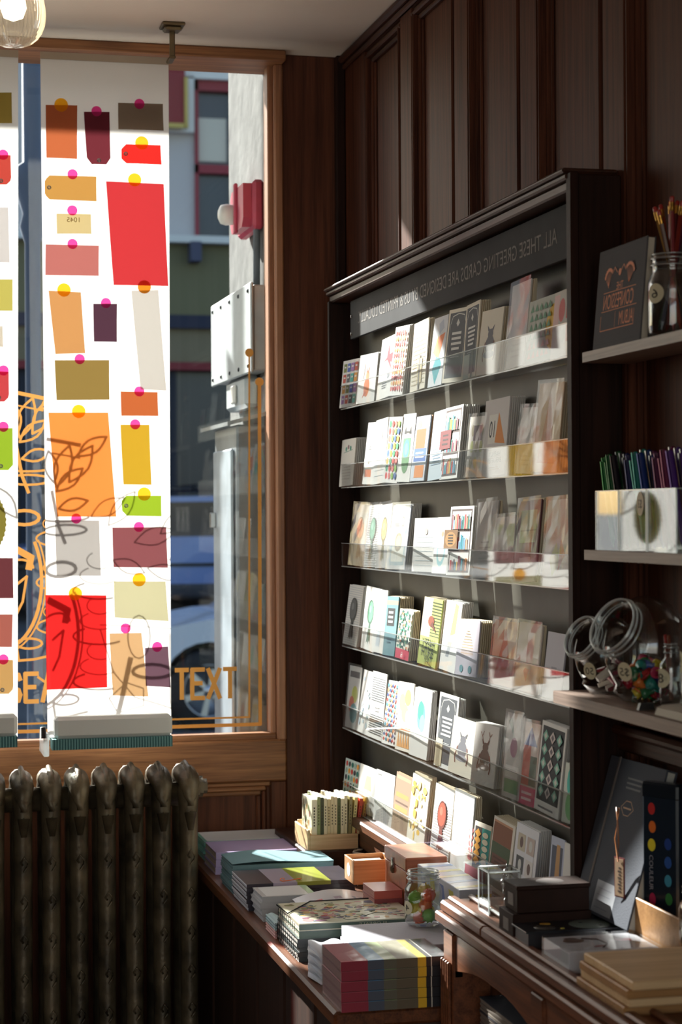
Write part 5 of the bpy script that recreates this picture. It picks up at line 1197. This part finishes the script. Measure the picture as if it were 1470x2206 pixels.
# near items: record-like print, bird cards, boards
bb('portfolio', [(1.036, 1.105, 2.665, 2.82, .975, .998)], CLOTHP, 'charcoal flat portfolio under the grey journal', 'folder', (44, 44, 50), .002)
q = empty('printed_sleeve', (1.005, 2.755, .981)); q.location = (.985, 2.690, .9755); tag(q, 'black printed sleeve with a pale oval disc in front of the dark boxes', 'sleeve')
m = MB(); m.box(-.078, .078, -.033, .033, .023, .0255, GLOSSP, (34, 38, 44), .0005); m.box(-.073, .045, -.03, .03, 0, .023, GLOSSP, (40, 40, 44), .001); m.build('sleeve', q)
m = MB(); m.T = Matrix.Translation((0, 0, -.0075)); m.lathe([(0, .0335), (.029, .0334), (.030, .033)], GLOSSP, (120, 136, 128), c=(.03, -.001, 0), n=40)
for (cx, cy, r, c) in ((-.040, -.006, .016, (70, 66, 60)), (-.032, .016, .008, (200, 160, 70)), (.02, .010, .003, (40, 50, 50)), (.042, -.014, .003, (40, 50, 50)), (-.018, -.020, .003, (200, 190, 80)), (-.042, -.005, .009, (34, 38, 44))):
    m.lathe([(0, .0338), (r, .0337), (r + .0003, .033)], GLOSSP, c, c=(cx, cy, .00005 * cx), n=18)
m.build('printed_discs', q)
q = empty('card_pack', (.985, 2.558, .975)); tag(q, 'clear wrapped card pack with a brown bird and pink rose', 'card pack')
m = MB(); m.box(-.068, .065, -.052, .052, 0, .028, PAPER, (196, 196, 204), .001); m.build('cards', q)
m = MB(); z = .0283
def el(cx, cy, rx, ry, c, a=0): m.add([(cx + rx * math.cos(t) * math.cos(a) - ry * math.sin(t) * math.sin(a), cy + rx * math.cos(t) * math.sin(a) + ry * math.sin(t) * math.cos(a), z) for t in [.393 * k for k in range(16)]], [list(range(16))], GLOSSP, c)
el(-.035, .02, .016, .012, (110, 84, 70), .2); z += .00005; el(-.035, .034, .010, .006, (90, 70, 60)); z += .00005; el(.035, .01, .012, .010, (190, 90, 90)); z += .00005; el(.03, .015, .006, .006, (150, 60, 60)); z += .00005; el(.05, -.01, .014, .003, (140, 110, 70), -.8); el(-.01, -.02, .012, .004, (150, 50, 50), .3)
m.tube([(-.02, .03, .0285), (.0, .02, .0287), (.004, -.01, .0287), (-.01, -.03, .0287)], .0012, PAPER, (100, 84, 80), n=5); m.build('bird_print', q)
m = MB(); m.box(-.070, .067, -.054, .054, -.0005, .031, ACRY); m.build('clear_wrap', q)
for i in range(4):
    m = MB(); m.box(-.09, .10, -.085, .085, 0, .0115, WOAK if i % 2 == 0 else WPALE, bev=.0015)
    o = m.build('wooden_board', None, (.995 + .004 * (i % 2), 2.352 - .006 * i + .01, .975 + .0118 * i)); tag(o, 'oak brown wooden board, %s of four at the near end of the desk' % ['lowest', 'second', 'third', 'topmost'][i], 'board', 'four wooden boards')
bb('red_book', [(1.035, 1.12, 2.24, 2.268, .975, 1.0)], CLOTHP, 'small red book at the lowest right corner in front of the boards', 'book', (110, 30, 34), .001)
# grey journal leaning on the wall
# its lower edge stands on the portfolio, leaning back and slightly tipped
jx = Matrix.Translation((1.040, 2.822, 1.0022)) @ Matrix.Rotation(-math.pi / 2, 4, 'Z') @ Matrix.Rotation(math.radians(-16), 4, 'X') @ Matrix.Rotation(math.radians(-1), 4, 'Y')
jn = empty('journal'); jn.matrix_world = jx; tag(jn, 'large slate grey journal with a grey elastic strap leaning on the wall', 'journal')
m = MB(); w, h = .215, .236
m.box(0, w, 0, .003, 0, h, CLOTHP, (72, 75, 84), .001); m.box(0, w, .015, .018, 0, h, CLOTHP, (64, 67, 76), .001); m.build('cover', jn)
m = MB(); m.box(.002, w - .003, .003, .015, .003, h - .003, PAPER, (180, 176, 166)); m.build('page_block', jn)
m = MB(); m.box(.038, .043, -.0016, .0, -.001, h + .001, CLOTHP, (112, 104, 100)); m.build('strap', jn)
m = MB(); deco(m, w, h, 0, [('r', .32, .02, .68, .22, (150, 152, 158))] + [('r', .36, .05 + .04 * k, .60, .056 + .04 * k, (130, 132, 140)) for k in range(4)]); m.build('paper_label', jn)
m = MB(); deco(m, w, h, 0, [('l', [(.40, .70), (.47, .745), (.55, .745), (.62, .70), (.55, .655), (.47, .655), (.40, .70)], .0012, (190, 150, 120))] + [('r', .44, .695, .58, .705, (190, 150, 120))] + [('r', .40, .82 + .03 * k, .66, .832 + .03 * k, (108, 108, 112)) for k in range(3)]); m.build('foil_emblem', jn)
# pale wooden holder with a tin and a tasselled bookmark
hb3 = empty('wooden_holder', (1.092, 2.545, .975)); tag(hb3, 'pale open wooden holder with a long side at the right edge', 'holder')
for nm, b in (('side_board', (-.037, -.033, -.10, .10, 0, .078)), ('side_board', (.030, .034, -.10, .10, 0, .078)), ('end_board', (-.033, .030, .096, .10, 0, .078)), ('end_board', (-.033, .030, -.10, -.096, 0, .078)), ('base', (-.033, .03, -.096, .096, 0, .024))):
    m = MB(); m.box(*b, WOAK, bev=.001); m.build(nm, hb3)
tn_ = empty('pencil_tin', (1.089, 2.585, 1.0005), (0, 0, math.radians(-62))); tag(tn_, 'dark blue pencil tin with a column of coloured dots', 'tin')
m = MB(); m.box(-.032, .032, -.009, .009, 0, .215, GLOSSP, (22, 34, 48), .003); m.build('case', tn_)
m = MB(); m.box(-.033, .033, -.010, .010, .195, .218, GLOSSP, (18, 26, 36), .003); m.build('cap', tn_)
m = MB(); deco(m, .064, .215, -.0095, [('e', .28, .84, .10, .04, (190, 40, 40)), ('e', .30, .72, .10, .04, (220, 110, 40)), ('e', .28, .60, .11, .042, (226, 206, 50)), ('e', .74, .62, .10, .04, (30, 60, 130)), ('e', .74, .50, .10, .04, (40, 80, 150)), ('e', .74, .38, .10, .04, (60, 140, 170)), ('e', .76, .26, .10, .04, (50, 120, 60)), ('e', .30, .24, .09, .045, (170, 40, 80)), ('e', .78, .13, .09, .04, (50, 140, 60))], u0=-.032); m.build('coloured_dots', tn_)
m = MB(); vs, fs, W = text_polys('COULEUR'); m.add([(-.018 + v[1] * .007, -.0102, .115 - v[0] / W * .05) for v in vs], fs, PAPER, (150, 150, 160)); m.build('lettering', tn_)
lt = empty('gift_tag', (1.048, 2.652, 1.045), (0, 0, math.radians(-75))); tag(lt, 'tan paper gift tag hanging by a leather cord in front of the journal', 'tag')
m = MB(); m.box(-.012, .012, 0, .0012, .0, .058, PAPER, (110, 40, 44)); m.box(-.010, .010, -.0005, 0, .002, .056, PAPER, (176, 146, 118)); m.build('label', lt)
m = MB()
for k in range(8): m.box(-.003 + .002 * (k % 2), .004, -.0008, -.0005, .008 + .0048 * k, .0105 + .0048 * k, PAPER, (70, 56, 50))
m.build('handwriting', lt)
m = MB(); m.tube([(0, -.002, .052), (.004, -.004, .08), (.001, -.003, .11), (-.006, 0, .13)], .0012, PLASTIC, (150, 96, 60), n=6); m.tube([(0, -.002, .052), (-.003, -.005, .085), (.003, -.002, .13)], .0012, PLASTIC, (150, 96, 60), n=6); m.build('leather_cord', lt)
# goblet-like jar rim at the right edge of the desk
jar('glass_jar', (1.075, 2.40, 1.024), .040, .085, 'clear glass jar cut by the right edge beyond the oak boards')

# ------------------------------------------------------------------ wall shelves right of the rack
for (x0, z1, th, lab, nm) in ((1.048, 1.845, .015, 'uppermost', 0), (1.049, 1.546, .015, 'middle', 1), (.998, 1.333, .017, 'lowest and deepest', 2)):
    m = MB(); m.prism([(x0, 2.79), (x0 + .004, 2.80), (1.13, 2.80), (1.13, 2.15), (x0, 2.15)], z1 - th, z1, WSHELF)
    tag(m.build('wall_shelf'), 'dark stained wooden wall shelf right of the rack, %s of three' % lab, 'shelf')
# top: album, jar of pencils
al = empty('album'); al.matrix_world = Matrix.Translation((1.056, 2.768, 1.8455)) @ Matrix.Rotation(-math.pi / 2, 4, 'Z') @ Matrix.Rotation(math.radians(-5), 4, 'X')
tag(al, 'charcoal album with copper foil title on the uppermost wall shelf', 'album')
w, h = .186, .150
m = MB(); m.box(0, w, 0, .0025, 0, h, CLOTHP, (84, 82, 86), .0012); m.box(0, w, .012, .0145, 0, h, CLOTHP, (74, 72, 76), .0012); m.build('cover', al)
m = MB(); m.box(.002, w - .002, .0025, .012, .002, h - .002, PAPER, (190, 180, 164)); m.build('page_block', al)
CU = (226, 140, 100)
ops = [('l', [(.06, .05), (.94, .05), (.94, .95), (.06, .95), (.06, .05)], .0006, (60, 60, 64)), ('t', 'THE', .5, .60, .011, CU, .026), ('l', [(.16, .555), (.84, .555)], .001, CU), ('t', 'CONFESSION', .49, .46, .022, CU, .118), ('l', [(.14, .37), (.88, .37)], .001, CU),
       ('t', 'ALBUM', .68, .27, .020, CU, .054), ('l', [(.14, .18), (.84, .18)], .0012, CU), ('l', [(.14, .18), (.14, .33)], .0012, CU), ('l', [(.84, .18), (.84, .33)], .0012, CU), ('l', [(.45, .19), (.45, .35)], .0008, CU), ('e', .49, .73, .03, .035, CU)]
for s in (-1, 1):
    for k in range(7):
        a = .3 + k * .32; cx, cy = .49 + s * (.22 + .09 * math.cos(a)), .68 + .10 * math.sin(a); ops.append(('e', cx, cy, .016, .02, CU)); ops.append(('l', [(.49 + s * .22, .60), (cx, cy)], .0008, CU))
    ops.append(('l', [(.49 + s * .04, .73), (.49 + s * .10, .79), (.49 + s * .15, .73)], .0016, CU))
m = MB(); deco(m, w, h, 0, ops, METALP and PAPER); m.build('foil_title', al)
pj = jar('pencil_jar', (1.094, 2.555, 1.8455), .034, .118, 'mason jar holding eraser tipped pencils on the uppermost wall shelf', sticker=(math.radians(205), .014, '6', .062))
rr = random.Random(12)
PN = [('dark green', (30, 60, 44)), ('black', (30, 28, 30)), ('red brown', (120, 40, 30)), ('maroon', (96, 26, 30)), ('brown', (90, 56, 34)), ('charcoal', (46, 44, 46)), ('rust', (150, 60, 36)), ('dark red', (120, 24, 26)), ('navy', (30, 36, 66)), ('ochre', (150, 110, 50)), ('plum', (80, 34, 50)), ('scarlet', (170, 40, 34))]
for i, (nm, c) in enumerate(PN):
    a = i * 2.4; bx, by = 1.094 + .020 * math.cos(a + 3.1), 2.555 + .020 * math.sin(a + 3.1); tx, ty = 1.094 + .024 * math.cos(a), 2.550 + .026 * math.sin(a); L = .172 + .006 * (i % 4)
    d = Vector((tx - bx, ty - by, .17)).normalized(); o = empty('pencil', (bx, by, 1.857)); o.rotation_euler = d.to_track_quat('Z', 'Y').to_euler()
    tag(o, '%s pencil with a gold ferrule standing in the pencil jar' % nm, 'pencil', 'pencils in the jar')
    m = MB(); m.lathe([(.0004, -.0), (.0033, .012), (.0033, L - .018)], PLASTIC, c, n=6, smooth=False); m.build('barrel', o)
    m = MB(); m.lathe([(.0036, L - .018), (.0038, L - .014), (.0034, L - .011), (.0038, L - .009), (.0036, L - .006)], METALP, (200, 150, 70), n=10); m.build('ferrule', o)
    m = MB(); m.lathe([(.0033, L - .006), (.0033, L), (.002, L + .002), (0, L + .002)], PLASTIC, (160, 50, 44), n=10); m.build('eraser', o)
# middle: acrylic boxes of pens
for i, (y1, y0) in enumerate(((2.755, 2.665), (2.660, 2.560), (2.555, 2.455))):
    z = 1.5465; o = empty('pen_box', (1.085, (y0 + y1) / 2, z)); tag(o, 'clear acrylic box of dark pens on the middle shelf, %s' % ['far left one', 'middle one', 'cut by the right edge'][i], 'pen box')
    hy = (y1 - y0) / 2; hx2 = .030; H = .088; m = MB()
    m.box(-hx2, -hx2 + .002, -hy, hy, 0, H, ACRY); m.box(hx2 - .002, hx2, -hy, hy, 0, H, ACRY); m.box(-hx2, hx2, -hy, -hy + .002, 0, H, ACRY); m.box(-hx2, hx2, hy - .002, hy, 0, H, ACRY); m.box(-hx2, hx2, -hy, hy, 0, .003, ACRY); m.build('acrylic_walls', o)
    m = MB()
    for sx in (-1, 1): m.box(sx * hx2 - .0006, sx * hx2 + .0006, -hy, hy, H - .001, H + .0005, ACRYE)
    for sy in (-1, 1): m.box(-hx2, hx2, sy * hy - .0006, sy * hy + .0006, H - .001, H + .0005, ACRYE); m.box(-hx2 - .0008, -hx2 + .001, sy * hy - .0008, sy * hy + .0008, 0, H, ACRYE)
    m.build('polished_edges', o)
    if i == 1:
        m = MB(); n = 24; m.add([(-hx2 - .0006, -.030 + .013 * math.cos(6.2832 * k / n), .068 + .017 * math.sin(6.2832 * k / n)) for k in range(n)], [list(range(n))], PAPER, (206, 190, 160))
        vs, fs, W = text_polys('$3'); m.add([(-hx2 - .0008, -.030 + (v[0] / W - .5) * .014, .068 + (v[1] - .5) * .012) for v in vs], fs, PAPER, (60, 54, 50)); m.build('price_sticker', o)
PC = [('green', (30, 110, 56)), ('dark green', (20, 80, 44)), ('black', (24, 24, 34)), ('navy', (26, 36, 80)), ('teal', (26, 110, 104)), ('deep blue', (24, 50, 110)), ('purple', (76, 26, 64)), ('plum', (96, 30, 66)), ('violet', (70, 40, 110))]
for bi, (y1, y0) in enumerate(((2.755, 2.665), (2.660, 2.560), (2.555, 2.455))):
    for k in range(12):
        i = bi * 12 + k; nm, c = PC[min(8, (i + (k % 2)) // 4)]
        u = (k // 2) / 5; x = 1.068 + .022 * (k % 2) + .004 * (k % 3); y = y0 + .010 + (y1 - y0 - .048) * (1 - u)
        L = .136 + .005 * (i % 4)
        m = MB(); m.lathe([(.0005, 0), (.002, .006), (.0042, .014), (.0042, L * .5)], PLASTIC, c, n=10)
        o = empty('pen', (x, y, 1.5505)); o.rotation_euler = (math.radians(-18 - 2 * (i % 3)), math.radians(1 - (i % 3)), 0); m.build('barrel', o)
        m = MB(); m.lathe([(.0048, L * .5), (.0050, L - .003), (.003, L), (0, L)], PLASTIC, c, n=10); m.build('cap', o)
        m = MB(); m.box(-.0065, -.0050, -.001, .001, L * .62, L - .001, METALP, (180, 184, 190) if i % 2 else c); m.build('clip', o)
        tag(o, '%s capped pen leaning in the clear pen boxes' % nm, 'pen', '%s pens in the clear boxes' % nm)
# lowest: two candy jars with slanted mouths
def candy(name, loc, label, sc, stick, contents):
    o = empty(name, loc); tag(o, label, 'jar'); o.scale = (1, 1, 1)
    R = .060 * sc; m = MB(); n = 40
    # globe flattened on two sides, mouth slanted towards the shop
    prof = [(0, .002), (R * .55, .001), (R * .78, .012)] + [(R * math.cos(t), R * 1.02 + R * math.sin(t)) for t in [-.75 + .16 * k for k in range(14)]]
    prof += [(R * .2, R * 1.02 + R * .985), (0, R * 1.02 + R * 1.0)]
    m.T = Matrix.Diagonal((1.0, 1.12, 1.22, 1)); 
    vs0 = len(m.v); m.lathe(prof, JARG, n=n)
    # open the wall behind the mouth
    Dm = Vector((-.82, -.30, .46)).normalized(); cen = Vector((0, 0, R * 1.25))
    keep = [i for i, f in enumerate(m.f) if (sum((Vector(m.v[k]) for k in f), Vector()) / len(f) - cen).normalized().dot(Dm) < .84]
    m.f = [m.f[i] for i in keep]; m.c = [m.c[i] for i in keep]; m.m = [m.m[i] for i in keep]; m.sm = [m.sm[i] for i in keep]
    m.T = Matrix.Translation(cen + Dm * R * .70) @ Dm.to_track_quat('Z', 'Y').to_matrix().to_4x4()
    r1 = R * .70
    m.lathe([(r1 * 1.02, -.006), (r1 * .93, R * .12), (r1 * .90, R * .22), (r1 * .95, R * .26), (r1 * .90, R * .30), (r1 * .90, R * .40), (r1 * .98, R * .43), (r1 * .98, R * .50), (r1 * .90, R * .52), (r1 * .86, R * .48), (r1 * .86, R * .15)], JARG, n=n)
    m.build('glass', o)
    q = MB(); q.T = m.T
    for zz, k2, rr_ in ((R * .52, .94, .0016), (R * .44, 1.0, .0011), (R * .26, .96, .0012), (R * .36, .91, .0008)): q.tube([(r1 * k2 * math.cos(6.2832 * k / 40), r1 * k2 * math.sin(6.2832 * k / 40), zz) for k in range(40)], rr_, ACRYE, n=8, closed=True)
    q.build('rim', o)
    st, txt = stick
    pc = cen + Vector((-R * .80, -R * .62, -R * .48))
    q = MB(); q.T = Matrix.Translation(pc) @ Vector((-.80, -.60, -.25)).to_track_quat('Z', 'Y').to_matrix().to_4x4()
    q.add([(st * .8 * math.cos(6.2832 * k / 28), st * math.sin(6.2832 * k / 28), .001) for k in range(28)], [list(range(28))], PAPER, (206, 196, 166))
    vs, fs, W = text_polys(txt); q.add([(-(v[0] / W - .5) * st * 1.1, (v[1] - .5) * st * .8, .0014) for v in vs], fs, PAPER, (60, 54, 50)); q.build('price_sticker', o)
    return o
candy('candy_jar', (1.060, 2.725, 1.3335), 'slant mouthed glass jar with a price of 50, behind its twin', .80, (.013, '50'), 0)
candy('candy_jar', (1.066, 2.585, 1.3335), 'larger slant mouthed glass jar of coloured plastic sharpeners, the nearer', 1.02, (.014, '$5'), 0)
BC = [('green', (50, 150, 70)), ('blue', (40, 80, 150)), ('red', (190, 50, 50)), ('orange', (226, 120, 50)), ('yellow', (214, 190, 60)), ('pink', (200, 60, 100)), ('teal', (40, 140, 130)), ('dark green', (40, 110, 70)), ('crimson', (160, 30, 50))]
rr = random.Random(31)
for i in range(34):
    nm, c = BC[i % 9]; a = i * 2.4; lay = i // 9; q = .036 * math.sqrt(((i % 9) + .5) / 9) * (1 if lay else .7)
    m = MB(); m.lathe([(.0042, -.009), (.0042, -.002), (.0075, .002), (.0085, .009), (.0070, .009), (.004, .001)], PLASTIC, c, n=12); m.tube([(.004, 0, -.008), (.011, 0, -.010), (.012, 0, .004)], .0015, PLASTIC, c, n=5)
    o = m.build('plastic_sharpener', None, (1.066 + q * math.cos(a) * .75, 2.585 + q * math.sin(a), 1.347 + .0125 * lay + .002 * (i % 3)), (rr.uniform(0, 3), rr.uniform(0, 3), a)); tag(o, '%s plastic sharpener in the larger candy jar' % nm, 'sharpener', '%s sharpeners in the larger candy jar' % nm)
for i in range(9):
    nm, c = [('maroon', (120, 40, 50)), ('white', (226, 216, 200)), ('pink', (206, 90, 120))][i % 3]; a = i * 2.4; q = .022 * math.sqrt((i + .5) / 9)
    m = MB(); m.box(-.012, .012, -.007, .007, -.003, .003, PLASTIC, c, .0015); m.box(-.013, .013, -.003, .003, -.0032, .0032, PLASTIC, (230, 220, 210))
    o = m.build('wrapped_sweet', None, (1.062 + q * math.cos(a) * .8, 2.715 + q * math.sin(a), 1.346 + .004 * i), (rr.uniform(-.6, .6), rr.uniform(-.6, .6), a)); tag(o, '%s wrapped sweet in the jar priced 50' % nm, 'sweet', '%s sweets in the jar priced 50' % nm)
# slim bottle and pencil jar at the right of the lowest shelf
sb_ = jar('slim_bottle', (1.062, 2.492, 1.3335), .016, .088, 'slim dark glass bottle priced 8 beside the candy jar', neck=.55, sticker=(math.radians(195), .0135, '8', .042))
for k, (nm, c) in enumerate((('brown', (110, 60, 44)), ('red', (150, 50, 44)))):
    m = MB(); m.tube([(1.060 + .004 * k, 2.492 - .004 + .007 * k, 1.345), (1.058, 2.490 + .012 * k, 1.434)], .0026, PLASTIC, c, n=8); tag(m.build('pencil'), '%s short pencil in the slim bottle priced 8' % nm, 'pencil')
jar('glass_jar', (1.078, 2.425, 1.3335), .028, .110, 'tapered clear jar of red pens at the right picture edge', sticker=(math.radians(165), .015, '5', .068))
for k in range(4):
    m = MB(); a = k * 1.57; m.tube([(1.078 + .008 * math.cos(a), 2.425 + .010 * math.sin(a), 1.345), (1.078 + .016 * math.cos(a + .4), 2.43 + .018 * math.sin(a + .4), 1.472)], .0042, PLASTIC, (140, 40, 50), n=10)
    tag(m.build('pen'), 'dark red pen in the tapered clear jar', 'pen', 'dark red pens in the tapered jar')
for k in range(4):
    m = MB(); m.prism([(.0, .0), (.02, .03), (.06, .05), (.11, .05), (.11, -.16), (.0, -.16)], 0, .0022, PAPER, (206, 198, 184))
    tag(m.build('paper_sheet', None, (1.008 + .001 * k, 2.42, 1.3335 + .0024 * k)), 'cream paper pad leaf lying in front of the tapered jar', 'paper', 'cream leaves in front of the tapered jar')
m = MB(); m.prism([(-.012, 0), (.012, 0), (.009, .010), (-.009, .010)], -.004, .004, BLACK, ax='y'); m.tube([(-.008, .004, .008), (-.016, .010, .016), (-.012, .004, .018)], .0009, STEEL, n=6); m.tube([(.008, .004, .008), (.020, .0, .014), (.016, -.004, .016)], .0009, STEEL, n=6)
tag(m.build('binder_clip', None, (1.018, 2.475, 1.334)), 'black binder clip by the cream leaves on the lowest wall shelf', 'clip')
